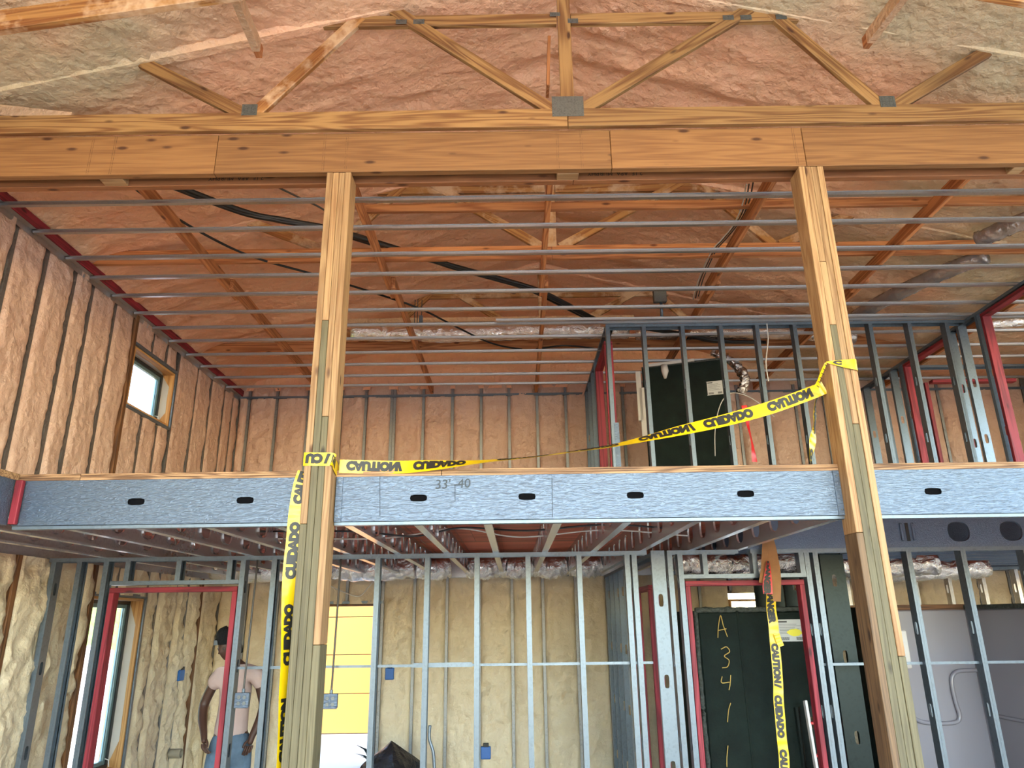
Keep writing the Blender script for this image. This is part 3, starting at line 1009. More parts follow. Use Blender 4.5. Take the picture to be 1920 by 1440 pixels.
# ================================================================== LOFT STRUCTURE
def rim(label, x0, x1, holes, clips, grp='rim joists along the loft edge'):
    t = thing('rim_joist', label, 'rim joist', ((x0 + x1) / 2, YRIM, JB), grp)
    b = MB()
    hs = [(h - x0, 0.0485, 0.019) for h in holes]
    vs, fs, lp = web2d(x1 - x0, JT - JB, hs)
    b.add([(x0 + a, YRIM, JB + c) for a, c in vs], fs)
    for z, s in ((JB, 1), (JT, -1)):
        b.extrude([(0, 0), (0.05, 0), (0.05, s * 0.012)], (x0, YRIM, z), (x1, YRIM, z), (0, 1, 0), (0, 0, 1))
    shape('channel', b, M['galv_rim'], t)
    shape('slot_shade_sheet', MB().box(x0 + 0.002, x1 - 0.002, YRIM + 0.014, YRIM + 0.017, JB + 0.004, JT - 0.004), M['slot_shade'], t)  # added black sheet behind the web, paints the slots' dark inside
    b = MB()
    b.extrude([(0.008, -0.003), (0.008, -0.020), (0.056, -0.020), (0.056, 0.0)], (x0, YRIM, JB), (x1, YRIM, JB), (0, 1, 0), (0, 0, 1))
    shape('bottom_track', b, M['galv'], t)
    for x in clips:
        b = MB().box(x - 0.019, x + 0.019, YRIM - 0.006, YRIM - 0.001, JB - 0.003, JT, 0.001)
        c = shape('end_clip', b, M['galv_rim'], t)
        for z in (JB + 0.03, JT - 0.03):
            s = MB().tube([(x, YRIM - 0.006, z), (x, YRIM - 0.010, z)], 0.005, 8)
            shape('screw', s, M['plate'], c)
    return t
hx = lambda s: s
r1 = rim('galvanised rim joist left of the left post, three slots', -2.79, -1.160, [-2.727, -2.115, -1.504], [])
r2 = rim('galvanised rim joist between the two posts, pencilled dimension and four slots', -0.998, 1.842, [-0.532, 0.076, 0.683, 1.301], [-0.979, 1.823])
r3 = rim('galvanised rim joist right of the right post, one slot in view', 1.998, 6.9, [2.352, 2.96, 3.57, 4.18, 4.79], [2.017])
flat_text('lettering', "33'\u201340", 0.075, (-0.442, 4.046, 2.551), (1, 0, 0.03), (0.05, 0, 1), M['pencil'], r2)
for px0, px1 in (((-0.329, 4.046, 2.576), (-0.327, 4.046, 2.480)), ((-0.754, 4.046, 2.627), (-0.744, 4.046, 2.403)), ((0.219, 4.046, 2.608), (0.215, 4.046, 2.384))):
    shape('pencil_line', MB().tube([px0, px1], 0.0012, 4), M['pencil'], r2)
# short return rim on the left with its red board
t = thing('rim_joist', 'galvanised return rim joist at the far left end of the loft edge', 'rim joist', (-2.79, 3.5, JB), 'rim joists along the loft edge')
b = MB()
vs, fs, lp = web2d(1.1, JT - JB, [])
b.add([(-2.795, 2.92 + a, JB + c) for a, c in vs], fs)
b.extrude([(0, 0), (-0.05, 0)], (-2.795, 2.92, JB), (-2.795, 4.02, JB), (1, 0, 0), (0, 0, 1))
b.extrude([(0, 0), (-0.05, 0)], (-2.795, 2.92, JT), (-2.795, 4.02, JT), (1, 0, 0), (0, 0, 1))
shape('channel', b, M['galv_rim'], t)
board('red_board', (-2.772, 4.03, JB + 0.005), (-2.772, 4.03, JT), 0.03, 0.038, M['red'], t, up=(0, 1, 0))

# floor joists with lipped holes
def joist_mesh(L, first, sp=0.41, depth=0.25, fl=0.05, mat=None):
    b = MB()
    holes = [(h, 0.092, 0.082) for h in np.arange(first, L - 0.2, sp)]
    vs, fs, loops = web2d(L, depth, holes, p=2.6, n=24)
    b.add([(0, a, c) for a, c in vs], fs)
    for lp in loops:
        P = [vs[i] for i in lp]
        cx = sum(p[0] for p in P) / len(P); cz = sum(p[1] for p in P) / len(P)
        n = len(P)
        ring = [(0, p[0], p[1]) for p in P] + [(0.013, cx + (p[0] - cx) * 0.94, cz + (p[1] - cz) * 0.94) for p in P]
        b.add(ring, [(i, (i + 1) % n, n + (i + 1) % n, n + i) for i in range(n)])
    for z, s in ((0, 1), (depth, -1)):
        b.add([(0, 0, z), (fl, 0, z), (fl, L, z), (0, L, z), (fl, 0, z + s * 0.014), (fl, L, z + s * 0.014)], [(0, 1, 2, 3), (1, 4, 5, 2)])
    for k in range(len(holes) + 1):                      # web stiffener slots beside the holes
        y = first - sp / 2 + k * sp
        if 0.1 < y < L - 0.1:
            for dy in (-0.03, 0.03):
                b.box(0.0005, 0.004, y + dy - 0.006, y + dy + 0.006, depth * 0.42, depth * 0.62, 0.0012)
    return b.mesh('joist_web', mat or M['galv_joist'])
JM = joist_mesh(YB - 0.03 - YRIM - 0.06, 0.30)
JX = [0.23 + 0.4064 * k for k in range(-9, 5)]
for k, x in enumerate(JX):
    t = thing('floor_joist', f'galvanised loft floor joist with oval holes, {ORD[k]} from the left wall', 'floor joist', (x, YRIM + 0.06, JB), 'floor joists under the loft')
    link('channel', JM, t)
    if 2 < k:
        shape('clip_angle', MB().extrude([(0.04, 0), (0, 0), (0, 0.04)], (x + 0.003, YRIM + 0.052, JB + 0.02), (x + 0.003, YRIM + 0.052, JT - 0.03), (1, 0, 0), (0, 1, 0)), M['galv'], t)
JR = joist_mesh(1.09, 0.3)
for k, x in enumerate((-3.43, -3.02)):
    t = thing('floor_joist', f'short floor joist under the return deck, {ORD[k]} from the left wall', 'floor joist', (x, 2.93, JB), 'floor joists under the loft')
    link('channel', JR, t)
# right bay: joists run across, parallel with the rim
JXM = joist_mesh(XR - 1.96, 1.78, 0.44, mat=M['galv_rim'])
for k, y in enumerate((YQ + 0.0, YQ + 0.41, YQ + 0.82, YQ + 1.22, YQ + 1.63, YQ + 2.04, YQ + 2.44, YQ + 2.85, YQ + 3.26)):
    t = thing('floor_joist', f'floor joist crossing the right bay above the partition, {ORD[k]} from the front', 'floor joist', (1.94, y, JB), 'cross joists of the right bay')
    o = link('channel', JXM, t, mat=Matrix.Rotation(-pi / 2, 4, 'Z') @ Matrix.Scale(-1, 4, (1, 0, 0)) @ Matrix.Scale(1, 4, (0, 1, 0)))
    o.matrix_basis = Matrix(((0, 1, 0, 0), (1, 0, 0, 0), (0, 0, 1, 0), (0, 0, 0, 1)))
    if k == 0:
        for px in (1690, 1712):
            x = {1690: 3.242, 1712: 3.340}[px]
            shape('stiffener', MB().box(x - 0.012, x + 0.012, y - 0.012, y - 0.001, JB + 0.05, JB + 0.20, 0.005), M['galv_rim'], t)
        x = 3.291
        shape('slot', MB().box(x - 0.014, x + 0.014, y - 0.004, y - 0.001, JB + 0.05, JB + 0.20, 0.0015), M['ink'], t)

# furring channels hanging across the loft ceiling
CHY = [4.762, 5.168, 5.617, 5.994, 6.381, 6.799, 7.194, 7.581, 8.025, 8.439, 8.870, 9.273]
SPLX = [-1.001, -0.911, -0.866, -0.753, -0.730, -0.685, -0.618, -0.573, -0.528, -0.347, -0.190, -0.077]
prof = [(-0.033, 0.022), (-0.018, 0.022), (-0.016, 0.0), (0.016, 0.0), (0.018, 0.022), (0.033, 0.022)]
for k, y in enumerate(CHY):
    t = thing('furring_channel', f'long steel furring channel across the loft ceiling, {ORD[k]} back from the main beam', 'furring channel', (0, y, CH), 'furring channels of the loft ceiling')
    s = -0.85 + 0.06 * k
    shape('channel_length', MB().extrude(prof, (XL + 0.03, y, CH), (s, y, CH), (0, 1, 0), (0, 0, 1)), M['galv_channel'], t)
    shape('channel_length', MB().extrude([(a * 1.05, c - 0.0025) for a, c in prof], (s - 0.16, y, CH), (3.4, y, CH), (0, 1, 0), (0, 0, 1)), M['galv_channel'], t)
    shape('channel_length', MB().extrude(prof, (3.25, y, CH), (XR, y, CH), (0, 1, 0), (0, 0, 1)), M['galv_channel'], t)
y = 7.109
t = thing('furring_channel', 'short extra furring channel starting in mid ceiling above the loft partition', 'furring channel', (2, y, CH), 'furring channels of the loft ceiling')
shape('channel_length', MB().extrude(prof, (-0.161, y, CH), (XR, y, CH), (0, 1, 0), (0, 0, 1)), M['galv_channel'], t)

# boards running front to back above the channels
for k, (x, lab) in enumerate([(-2.72, 'left of the left post'), (-1.17, 'just right of the left post'), (0.30, 'on the middle line'), (1.95, 'with wires clipped on it'), (3.38, 'right of the right post'), (5.2, 'farthest right')]):
    t = thing('ceiling_brace', f'orange timber brace running front to back above the channels, {lab}', 'brace', (x, 7.0, 4.885), 'braces above the loft ceiling')
    for a, c, dx in ((4.16, 6.55, 0), (6.30, 9.74, 0.04)):
        board('timber', (x + dx, a, 4.942), (x + dx, c, 4.942), 0.114, 0.040, M['pine_orange'], t)

# ================================================================== POSTS AND BEAMS
def post(label, xc, plies, cat='post'):
    """plies: for each of the four, a list of (z0, z1, material)."""
    t = thing('laminated_post', label, cat, (xc, 4.025, 0))
    pw = 0.0388
    for k, segs in enumerate(plies):
        x = xc - 2 * pw + pw * (k + 0.5)
        for z0, z1, m in segs:
            board('ply', (x, 4.025 + 0.002 * ((k * 7) % 3 - 1), z0), (x, 4.025 + 0.002 * ((k * 7) % 3 - 1), z1 - 0.002), 0.15, pw - 0.0012, M[m], t, up=(0, 1, 0), c=0.0025)
    return t
ZT = 4.565
pL = post('laminated timber post left of the middle, wrapped with caution tape', -1.081, [
    [(0, 2.355, 'treated'), (2.355, ZT, 'post')],
    [(0, 3.548, 'treated'), (3.548, ZT, 'post')],
    [(0, 2.958, 'treated'), (2.958, ZT, 'post')],
    [(0, 1.737, 'treated'), (1.737, ZT, 'post')]])
pR = post('laminated timber post at right, weathered brown low on its left side', 1.915, [
    [(0, 2.271, 'weathered'), (2.271, ZT, 'post')],
    [(0, 3.478, 'treated'), (3.478, 3.891, 'post'), (3.891, ZT, 'post')],
    [(0, 2.874, 'treated'), (2.874, ZT, 'post')],
    [(0, 1.646, 'treated'), (1.646, ZT, 'post')]])

BB, BT = 4.567, 4.858
t = thing('main_beam', 'front laminated veneer beam over the posts, pale joints and dark knots', 'beam', (0, 3.975, BB))
bx = [-3.9, -1.878, 0.655, 1.894, 7.3]
for a, c in zip(bx[:-1], bx[1:]):
    board('beam_segment', (a, 3.975, (BB + BT) / 2), (c - 0.003, 3.975, (BB + BT) / 2), BT - BB, 0.05, M['lvl'], t)
for px in (-2.686, -2.541, -1.187, -1.043, 0.312, 0.466, 1.836):
    for dx in (-0.006, 0.006):
        shape('pencil_line', MB().box(px + dx - 0.0009, px + dx + 0.0009, 3.9492, 3.951, BB + 0.005, BT - 0.005), M['wood_brown'], t)
rb = thing('main_beam', 'rear laminated veneer beam half hidden behind the front beam, grade stamps on its face', 'beam', (0, 4.10, BB))
for a, c in zip([-3.9, 0.42, 7.3][:-1], [-3.9, 0.42, 7.3][1:]):
    board('beam_segment', (a, 4.105, (BB + BT) / 2), (c - 0.003, 4.105, (BB + BT) / 2), BT - BB, 0.05, M['lvl_dark'], rb)
for x1 in (-1.607, 0.873):
    flat_text('lettering', '2.1E  APA  MURPHY', 0.042, (x1, 4.0785, BB + 0.062), (-1, 0, 0), (0, 0, -1), M['ink'], rb)
for k, (x, w) in enumerate([(-2.560, 0.15), (0.377, 0.14), (3.283, 0.08)]):
    t = thing('wood_block', ['pale wood block between the two beams, left end', 'pale wood block between the two beams, middle', 'pale wood block between the two beams, right end'][k], 'wood block', (x, 4.04, BB))
    board('block', (x - w / 2, 4.040, BB + 0.05), (x + w / 2, 4.040, BB + 0.05), 0.10, 0.076, M['post'], t)

# ================================================================== TRUSSES
def plate(parent, x, z, w, h, y, name='nail_plate'):
    b = MB().box(x - w / 2, x + w / 2, y - 0.003, y - 0.0005, z - h / 2, z + h / 2, 0.0006)
    nx, nz = max(2, int(w / 0.022)), max(2, int(h / 0.016))
    for i in range(nx):
        for j in range(nz):
            px, pz = x - w / 2 + w * (i + 0.5) / nx, z - h / 2 + h * (j + 0.5) / nz
            b.box(px - 0.003, px + 0.003, y - 0.0044, y - 0.003, pz - 0.005, pz + 0.005)
    return shape(name, b, M['plate'], parent)

def truss(label, y, zb, full=True, dusted=False):
    t = thing('roof_truss', label, 'roof truss', (RX, y, zb), 'roof trusses')
    dz = zb - 4.858
    P = M['pine_dusted'] if dusted else (M['pine'] if full else M['pine_orange'])
    for a, c in ((XL + 0.03, 0.38), (0.383, 4.9)):
        board('bottom_chord', (a, y, zb + 0.068), (c, y, zb + 0.068), 0.136, 0.038, P, t)
    top = lambda x: roof_z(x)
    def web(p0, p1, w=0.085, mat=None, nm='web', dy=0.001):
        p0, p1 = Vector(p0), Vector(p1)
        return board(nm, (p0.x, y + dy, p0.z), (p1.x, y + dy, p1.z), w, 0.036, mat or (P if full else M['pine_dusted']), t, up=(0, 1, 0) if False else (Vector((0, 1, 0)).cross(p1 - p0)))
    zc = zb + 0.12
    def to_top(x0, x1):
        return (x1, y, min(top(x1) + 0.02, 9) )
    web((-1.70, y, zc), to_top(-1.70, -2.44))
    web((-1.66, y, zc), to_top(-1.66, -1.00), mat=M['pine_dusted'])
    web((0.30, y, zc), to_top(0.3, -0.78))
    web((0.46, y, zc), to_top(0.46, 1.66))
    web((2.43, y, zc), to_top(2.43, 1.80))
    web((2.49, y, zc), to_top(2.49, 3.20))
    web((0.385, y - 0.001, zb + 0.12), (0.385, y, 6.06), 0.086, nm='king_post', dy=-0.002)
    web((-3.42, y, 5.06), (-2.84, y, zb + 0.12), 0.08, M['foam_coat'])
    for a, c in ((-1.30, 0.335), (0.432, 1.98)):
        web((a, y + 0.003, 5.735), (c, y + 0.003, 5.735), 0.088, nm='collar', dy=0.007)
    for s in (-1, 1):
        x1 = RX + s * 4.2
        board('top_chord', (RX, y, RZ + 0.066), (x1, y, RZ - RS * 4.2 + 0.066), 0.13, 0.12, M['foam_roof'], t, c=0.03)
    yf = y - 0.019
    if full:
        plate(t, 0.385, zb + 0.15, 0.205, 0.155, yf)
        plate(t, -1.68, zb + 0.155, 0.10, 0.085, yf)
        plate(t, 2.46, zb + 0.155, 0.10, 0.085, yf)
        plate(t, 0.325, 5.762, 0.07, 0.032, yf)
        plate(t, 0.445, 5.705, 0.07, 0.036, yf)
        for x in (-0.72, -0.60, 1.50, 1.62, 1.86, 1.97):
            plate(t, x, 5.725 + (0.01 if int(x * 100) % 2 else -0.01), 0.075, 0.038, yf)
    return t
truss('pine roof truss standing on the front beam with grey nail plates', 3.925, 4.858)
truss('pine roof truss behind the beam above the loft, second from the front', 5.96, 4.985, False)
truss('pine roof truss deep over the loft by the foil duct, third from the front', 8.31, 4.985, False)
t = thing('ceiling_nailer', 'foam dusted timber crossing close behind the rear beam', 'brace', (0.5, 5.11, 4.976))
board('timber', (-1.2, 5.11, 5.01), (4.8, 5.11, 5.01), 0.07, 0.038, M['pine_orange'], t)

# loose rafters and braces in front of the truss
t = thing('sloping_rafter', 'foam dusted rafter at the top left corner, bare orange underside', 'rafter', (-2.3, 3.2, 4.9))
board('timber', Vector((-2.813, 3.200, 4.975)) + Vector((-1.2 * 1, 0, -0.20 + 0.07)), Vector((-1.564, 3.200, 5.187)) + Vector((1.4, 0, 0.24 + 0.07)), 0.14, 0.045, M['pine_dusted'], t)
t = thing('sloping_rafter', 'orange rafter just showing at the top right corner', 'rafter', (3.0, 3.2, 4.9))
board('timber', Vector((2.663, 3.200, 5.140)) + Vector((-0.6, 0, 0.15 + 0.06)), Vector((2.890, 3.200, 5.087)) + Vector((0.9, 0, -0.22 + 0.06)), 0.14, 0.045, M['pine_dusted'], t)
for lab, p0, p1 in (('short foam coated brace hanging under the roof, left of the truss', (-1.624, 3.350, 5.424), (-1.637, 3.860, 5.424)),
                    ('short foam coated brace hanging under the roof, right of the truss', (2.396, 3.400, 5.410), (2.363, 3.860, 5.438))):
    t = thing('roof_brace', lab, 'brace', p1)
    d = (Vector(p1) - Vector(p0)) * 0.12
    board('coated_timber', p0, Vector(p1) - d, 0.09, 0.05, M['foam_coat'], t)
    board('bare_end', Vector(p1) - d, p1, 0.085, 0.04, M['pine_orange'], t)
t = thing('roof_brace', 'thin board seen edge on beside the king post', 'brace', (0.24, 4.2, 5.2))
board('timber', (0.281, 4.250, 5.414), (0.301, 4.250, 5.847), 0.14, 0.022, M['pine_orange'], t, up=(0, 1, 0))

# ================================================================== CABLES AND DUCTS ABOVE THE CHANNELS
bund = [(-2.693, 4.959, 5.135), (-2.366, 5.232, 5.135), (-1.996, 5.460, 5.135), (-1.626, 5.630, 5.135), (-1.249, 5.877, 5.135), (-0.892, 6.120, 5.135), (-0.559, 6.369, 5.135), (-0.175, 6.636, 5.135), (0.237, 6.936, 5.135), (0.568, 7.286, 5.135), (0.932, 7.698, 5.135), (1.197, 7.849, 5.135)] + [(1.537, 7.696, 5.000), (2.154, 7.982, 5.000), (2.511, 8.133, 5.000), (3.037, 8.169, 5.000)]
bund = [Vector(p) for p in bund]
bund[0] = bund[0] + Vector((-0.5, -0.6, 0.0))
for k, (dx, dy, dz, r) in enumerate([(0, 0, 0, 0.022), (0.055, 0.03, 0.012, 0.022), (-0.03, 0.045, 0.02, 0.017)]):
    cable('black_cable', [p + Vector((dx, dy + 0.02 * sin(i * 1.3 + k), dz)) for i, p in enumerate(bund)], r, M['black_cable'],
          ['thick black cable sagging across the loft ceiling, lowest of the bundle', 'thick black cable sagging across the loft ceiling, right of the bundle', 'thinner black cable lying behind the thick bundle'][k], 'cable', group='black cable bundle')
thin = [(-2.841, 4.763, 4.995), (-2.758, 5.068, 4.995), (-2.632, 5.380, 4.995), (-2.442, 5.718, 4.995), (-2.233, 5.945, 4.995), (-1.908, 6.190, 4.995), (-1.654, 6.403, 4.995), (-1.292, 6.721, 4.995), (-0.954, 7.065, 4.995), (-0.650, 7.516, 4.995), (-0.249, 8.074, 4.995), (0.136, 8.304, 4.995), (0.332, 8.293, 4.995), (0.652, 8.195, 4.995), (1.122, 8.340, 4.995)]
cable('thin_cable', thin, 0.011, M['black_cable'], 'single thin black cable looping lower than the thick bundle', 'cable')
cable('thin_cable', [(-1.825, 4.956, 5.120), (-1.708, 5.096, 5.120), (-1.559, 5.276, 5.120), (-1.459, 5.518, 5.120)], 0.008, M['dark_wire'], 'short thin wire right of the thick bundle, near the rear beam', 'cable')
wires = [(1.813, 4.791, 4.990), (1.870, 5.092, 4.990), (1.885, 5.381, 4.990), (1.850, 5.650, 4.990), (1.820, 5.842, 4.990), (1.826, 6.154, 4.990), (1.847, 6.496, 4.990), (1.894, 6.873, 4.990)]
for k in range(3):
    cable('wire', [Vector(p) + Vector((0.025 * k, 0.02 * sin(k * 2 + i), 0.01 * k)) for i, p in enumerate(wires)], 0.006, M['dark_wire'] if k else M['white_wire'],
          ['pale wire running down the brace beside the right post', 'dark wire twisted along the brace beside the right post', 'dark wire hanging outermost on the brace beside the right post'][k], 'wire', group='wires on the brace')

def crumple(pts, r, seed, n=26, m=24, amp=0.18):
    C = catmull(pts, max(4, m // max(1, len(pts) - 1)))
    vs, fs = [], []
    ref = Vector((0, 0, 1))
    for i, p in enumerate(C):
        tt = (C[min(i + 1, len(C) - 1)] - C[max(i - 1, 0)]).normalized()
        a = (ref - tt * ref.dot(tt)).normalized(); bb = tt.cross(a)
        for k in range(n):
            q = 2 * pi * k / n
            rr = r * (1 + amp * noise.noise(Vector((cos(q) * 1.6, sin(q) * 1.6, i * 0.55 + seed))) + 0.06 * noise.noise(Vector((cos(q) * 5, sin(q) * 5, i * 1.7 + seed))))
            vs.append(p + (a * cos(q) + bb * sin(q)) * rr)
    for i in range(len(C) - 1):
        for k in range(n):
            k2 = (k + 1) % n
            fs.append((i * n + k, i * n + k2, (i + 1) * n + k2, (i + 1) * n + k))
    fs.append(tuple(range(n))[::-1]); fs.append(tuple((len(C) - 1) * n + k for k in range(n)))
    return MB().add(vs, fs)
def duct(name, label, pts, r, mat, seed, **kw):
    return tag(shape(name, crumple(pts, r, seed, **kw), mat, None, True), label, 'duct')
duct('foil_duct', 'crumpled foil duct lying across the loft ceiling in front of the third truss', [(-1.9, 8.02, 5.12), (-0.8, 8.03, 5.10), (0.4, 8.04, 5.12), (1.4, 8.03, 5.11)], 0.095, M['foil'], 3, m=60)
duct('foil_duct', 'dark crumpled foil duct over the loft partition, right of the middle', [(1.5, 8.12, 5.10), (2.6, 8.12, 5.10), (3.3, 8.1, 5.08), (4.1, 8.05, 5.0)], 0.075, M['foil_soft'], 9, m=60)
duct('flexible_duct', 'grey plastic sleeved duct rising to the right behind the right post', [(3.817, 7.397, 4.985), (3.924, 6.951, 4.985), (4.060, 6.575, 4.985), (4.236, 6.234, 4.985), (4.399, 6.004, 4.985)], 0.075, M['film'], 5, m=50, amp=0.12)
duct('flexible_duct', 'plastic sleeved duct at the right edge under the roof', [(4.140, 5.701, 4.985), (4.236, 5.519, 4.985), (4.338, 5.365, 4.985), (4.501, 5.186, 4.985)], 0.075, M['film'], 15, m=40)
duct('foil_duct', 'shiny foil duct right of the red door head in the loft', [(5.3, 7.6, 4.945), (6.0, 7.4, 4.945), (6.9, 7.3, 4.945)], 0.055, M['foil'], 25, m=40)
duct('flexible_duct', 'plastic wrapped duct hanging behind the loft fibreglass unit', [(2.55, 8.6, 5.05), (2.75, 8.5, 4.86), (2.85, 8.4, 4.62), (2.78, 8.4, 4.42)], 0.055, M['foil_soft'], 31, m=40, amp=0.6)
t = thing('long_rail', 'pale pink timber rail above the foil duct', 'brace', (0, 8.1, 5.3))
board('timber', (-2.0, 8.15, 5.33), (1.5, 8.15, 5.33), 0.06, 0.038, M['foam_coat'], t)

# junction box with conduit, and the strap hanger
t = thing('junction_box', 'square steel junction box on a conduit above the loft partition', 'junction box', (1.596, 7.091, 5.120))
x, y, z = t.location
shape('box', MB().box(x - 0.07, x + 0.07, y - 0.03, y + 0.03, z - 0.07, z + 0.07, 0.006), M['plate'], t)
shape('conduit', MB().tube([(x + 0.01, y, z - 0.07), (x + 0.01, y + 0.02, z - 0.22)], 0.016, 10), M['galv'], t, True)
t = thing('strap_hanger', 'steel strap hanger on thin rods under the second brace', 'hanger', (-1.004, 7.246, 4.950))
x, y, z = t.location
for dx in (-0.045, -0.015, 0.03):
    shape('rod', MB().tube([(x + dx, y, z + 0.24), (x + dx, y, z - 0.02 if dx > 0 else z - 0.06)], 0.005, 6), M['dark_wire'], t)
shape('bracket', MB().box(x + 0.005, x + 0.045, y - 0.014, y + 0.014, z - 0.05, z + 0.05, 0.004), M['galv'], t)
shape('wing_nut', MB().box(x + 0.01, x + 0.04, y - 0.018, y + 0.018, z - 0.075, z - 0.055, 0.003), M['plate'], t)

# ================================================================== LOFT PARTITIONS
LY = 7.27
t = thing('stud_wall', 'steel stud partition standing on the loft, facing the camera', 'stud wall', (3.0, LY, DECK))
track(t, (1.03, LY, DECK), (4.88, LY, DECK), down=False, name='bottom_track')
track(t, (1.03, LY, CH), (4.88, LY, CH), name='top_track')
for x in [1.018, 1.407, 1.824, 2.236, 2.625, 3.030, 3.446, 3.846, 4.267, 4.667]:
    stud(t, x, LY, DECK, CH - 0.002, 'X')
shape('perforated_angle', MB().extrude([(0.05, 0), (0, 0), (0, 0.05)], (1.045, LY - 0.052, DECK), (1.045, LY - 0.052, DECK + 1.1), (1, 0, 0), (0, 1, 0)), M['galv_rim'], t)

t = thing('stud_wall', 'steel stud partition in the loft running back from the corner, red doorway near the front', 'stud wall', (1.05, 8.5, DECK))
X2 = 1.06
track(t, (X2, LY + 0.05, CH), (X2, YB - 0.06, CH), name='top_track')
track(t, (X2, 8.35, DECK), (X2, YB - 0.06, DECK), down=False, name='bottom_track')
for y in (8.42, 8.82, 9.22, 9.62):
    stud(t, X2, y, DECK, CH - 0.002, 'Y')
t = thing('door_frame', 'red painted lumber door frame at the loft partition corner', 'door frame', (X2, 7.8, DECK))
board('jamb', (X2, 7.42, DECK), (X2, 7.42, 4.70), 0.092, 0.038, M['red'], t, up=(1, 0, 0))
board('jamb', (X2, 8.32, DECK), (X2, 8.32, 4.70), 0.092, 0.038, M['red'], t, up=(1, 0, 0))
board('header', (X2, 7.40, 4.72), (X2, 8.34, 4.72), 0.092, 0.038, M['red'], t, up=(1, 0, 0))

X3 = 4.93
t = thing('stud_wall', 'steel stud partition at the right of the loft, running front to back', 'stud wall', (X3, 7.5, DECK))
track(t, (X3, 5.0, CH), (X3, YB - 0.06, CH), name='top_track')
for a, c in ((5.0, 5.9), (7.20, 7.62), (8.55, YB - 0.06)):
    track(t, (X3, a, DECK), (X3, c, DECK), down=False, name='bottom_track')
for y in (5.1, 5.5, 5.88, 7.02, 7.35, 7.55, 8.62, 8.85, 9.2, 9.6):
    stud(t, X3, y, DECK, CH - 0.002, 'Y')
for lab, y0, y1 in (('large red lumber door frame nearest the camera on the right loft partition', 5.95, 6.97), ('red lumber door frame farther back on the right loft partition', 7.62, 8.55)):
    f = thing('door_frame', lab, 'door frame', (X3, (y0 + y1) / 2, DECK), 'red door frames in the loft')
    for y in (y0 + 0.02, y1 - 0.02):
        board('jamb', (X3, y, DECK), (X3, y, 4.775), 0.092, 0.04, M['red'], f, up=(1, 0, 0))
    board('header', (X3, y0, 4.795), (X3, y1, 4.795), 0.092, 0.04, M['red'], f, up=(1, 0, 0))
# a cross partition beyond with a third red frame
t = thing('stud_wall', 'steel stud partition at the far right of the loft, with a red frame facing the camera', 'stud wall', (6.2, 8.9, DECK))
Y4 = 8.75
track(t, (X3 + 0.05, Y4, CH), (XR, Y4, CH), name='top_track')
for x in (5.10, 6.72, 6.95, 7.2):
    stud(t, x, Y4, DECK, CH - 0.002, 'X')
f = thing('door_frame', 'red lumber door frame facing the camera in the far right of the loft', 'door frame', (6.0, Y4, DECK), 'red door frames in the loft')
for x in (5.235, 6.178):
    board('jamb', (x, Y4, DECK), (x, Y4, 4.63), 0.092, 0.045, M['red'], f, up=(0, 1, 0))
board('header', (5.349 - 0.03, Y4, 4.65), (6.328 + 0.05, Y4, 4.65), 0.092, 0.04, M['red'], f, up=(0, 1, 0))

# green fibreglass unit in the loft
def gable_panel(name, parent, quad, th, mat, c=0.02):
    """A slab whose front face is the quad (bl, br, tr, tl); th goes back."""
    q = [Vector(p) for p in quad]
    n = (q[1] - q[0]).cross(q[3] - q[0]).normalized()
    if n.y < 0: n = -n
    ctr = sum(q, Vector()) / 4
    inner = [p + (ctr - p).normalized() * c for p in q]
    vs = inner + [p + n * c for p in q] + [p + n * th for p in q]
    fs = [(0, 1, 2, 3)]
    for r in (0, 1):
        for i in range(4):
            j = (i + 1) % 4
            fs.append((r * 4 + i, r * 4 + 4 + i, r * 4 + 4 + j, r * 4 + j))
    fs.append((8, 11, 10, 9))
    o = shape(name, MB().add(vs, fs), mat, parent)
    recal(o)
    return o, n
t = thing('shower_unit', 'dark green fibreglass shower unit behind the loft studs, white sticker on its back', 'shower unit', (2.0, 8.2, DECK))
tl, tr = Vector((1.555, 8.2, 4.70)), Vector((2.46, 7.9, 4.70))
bl, br = Vector((1.56, 8.2, DECK)), Vector((2.47, 7.9, DECK))
o, n = gable_panel('back_panel', t, (bl, br, tr, tl), 0.75, M['green'])
ux_ = (tr - tl).normalized()
fr = lambda a, z, d=0.0: tuple(tl + ux_ * a + Vector((0, 0, z - 4.70)) - n * d)
shape('top_edge', MB().tube([fr(0.0, 4.695, -0.03), fr(0.95, 4.70, -0.03)], 0.022, 8), M['dark_edge'], t)
shape('foam_strip', MB().add([fr(0.02, 4.70, 0.01), fr(0.62, 4.705, 0.01), fr(0.62, 4.735, 0.01), fr(0.02, 4.735, 0.01), fr(0.02, 4.70, -0.05), fr(0.62, 4.705, -0.05), fr(0.62, 4.735, -0.05), fr(0.02, 4.735, -0.05)],
      [(0, 1, 2, 3), (4, 7, 6, 5), (3, 2, 6, 7), (0, 4, 5, 1), (1, 5, 6, 2), (0, 3, 7, 4)]), M['white_foam'], t)
for a, z0, z1 in ((-0.075, 4.05, 4.66), (-0.045, 3.82, 4.45)):
    shape('foam_strip', MB().add([fr(a, z0, 0.0), fr(a + 0.06, z0, 0.0), fr(a + 0.06, z1, 0.0), fr(a, z1, 0.0), fr(a, z0, -0.05), fr(a + 0.06, z0, -0.05), fr(a + 0.06, z1, -0.05), fr(a, z1, -0.05)],
          [(0, 1, 2, 3), (4, 7, 6, 5), (3, 2, 6, 7), (0, 4, 5, 1), (1, 5, 6, 2), (0, 3, 7, 4)]), M['white_foam'], t)
shape('foam_dab', MB().tube([fr(0.27, 4.70, 0.005), fr(0.275, 4.62, 0.012), fr(0.27, 4.53, 0.005)], [0.04, 0.045, 0.015], 10), M['white_foam'], t, True)
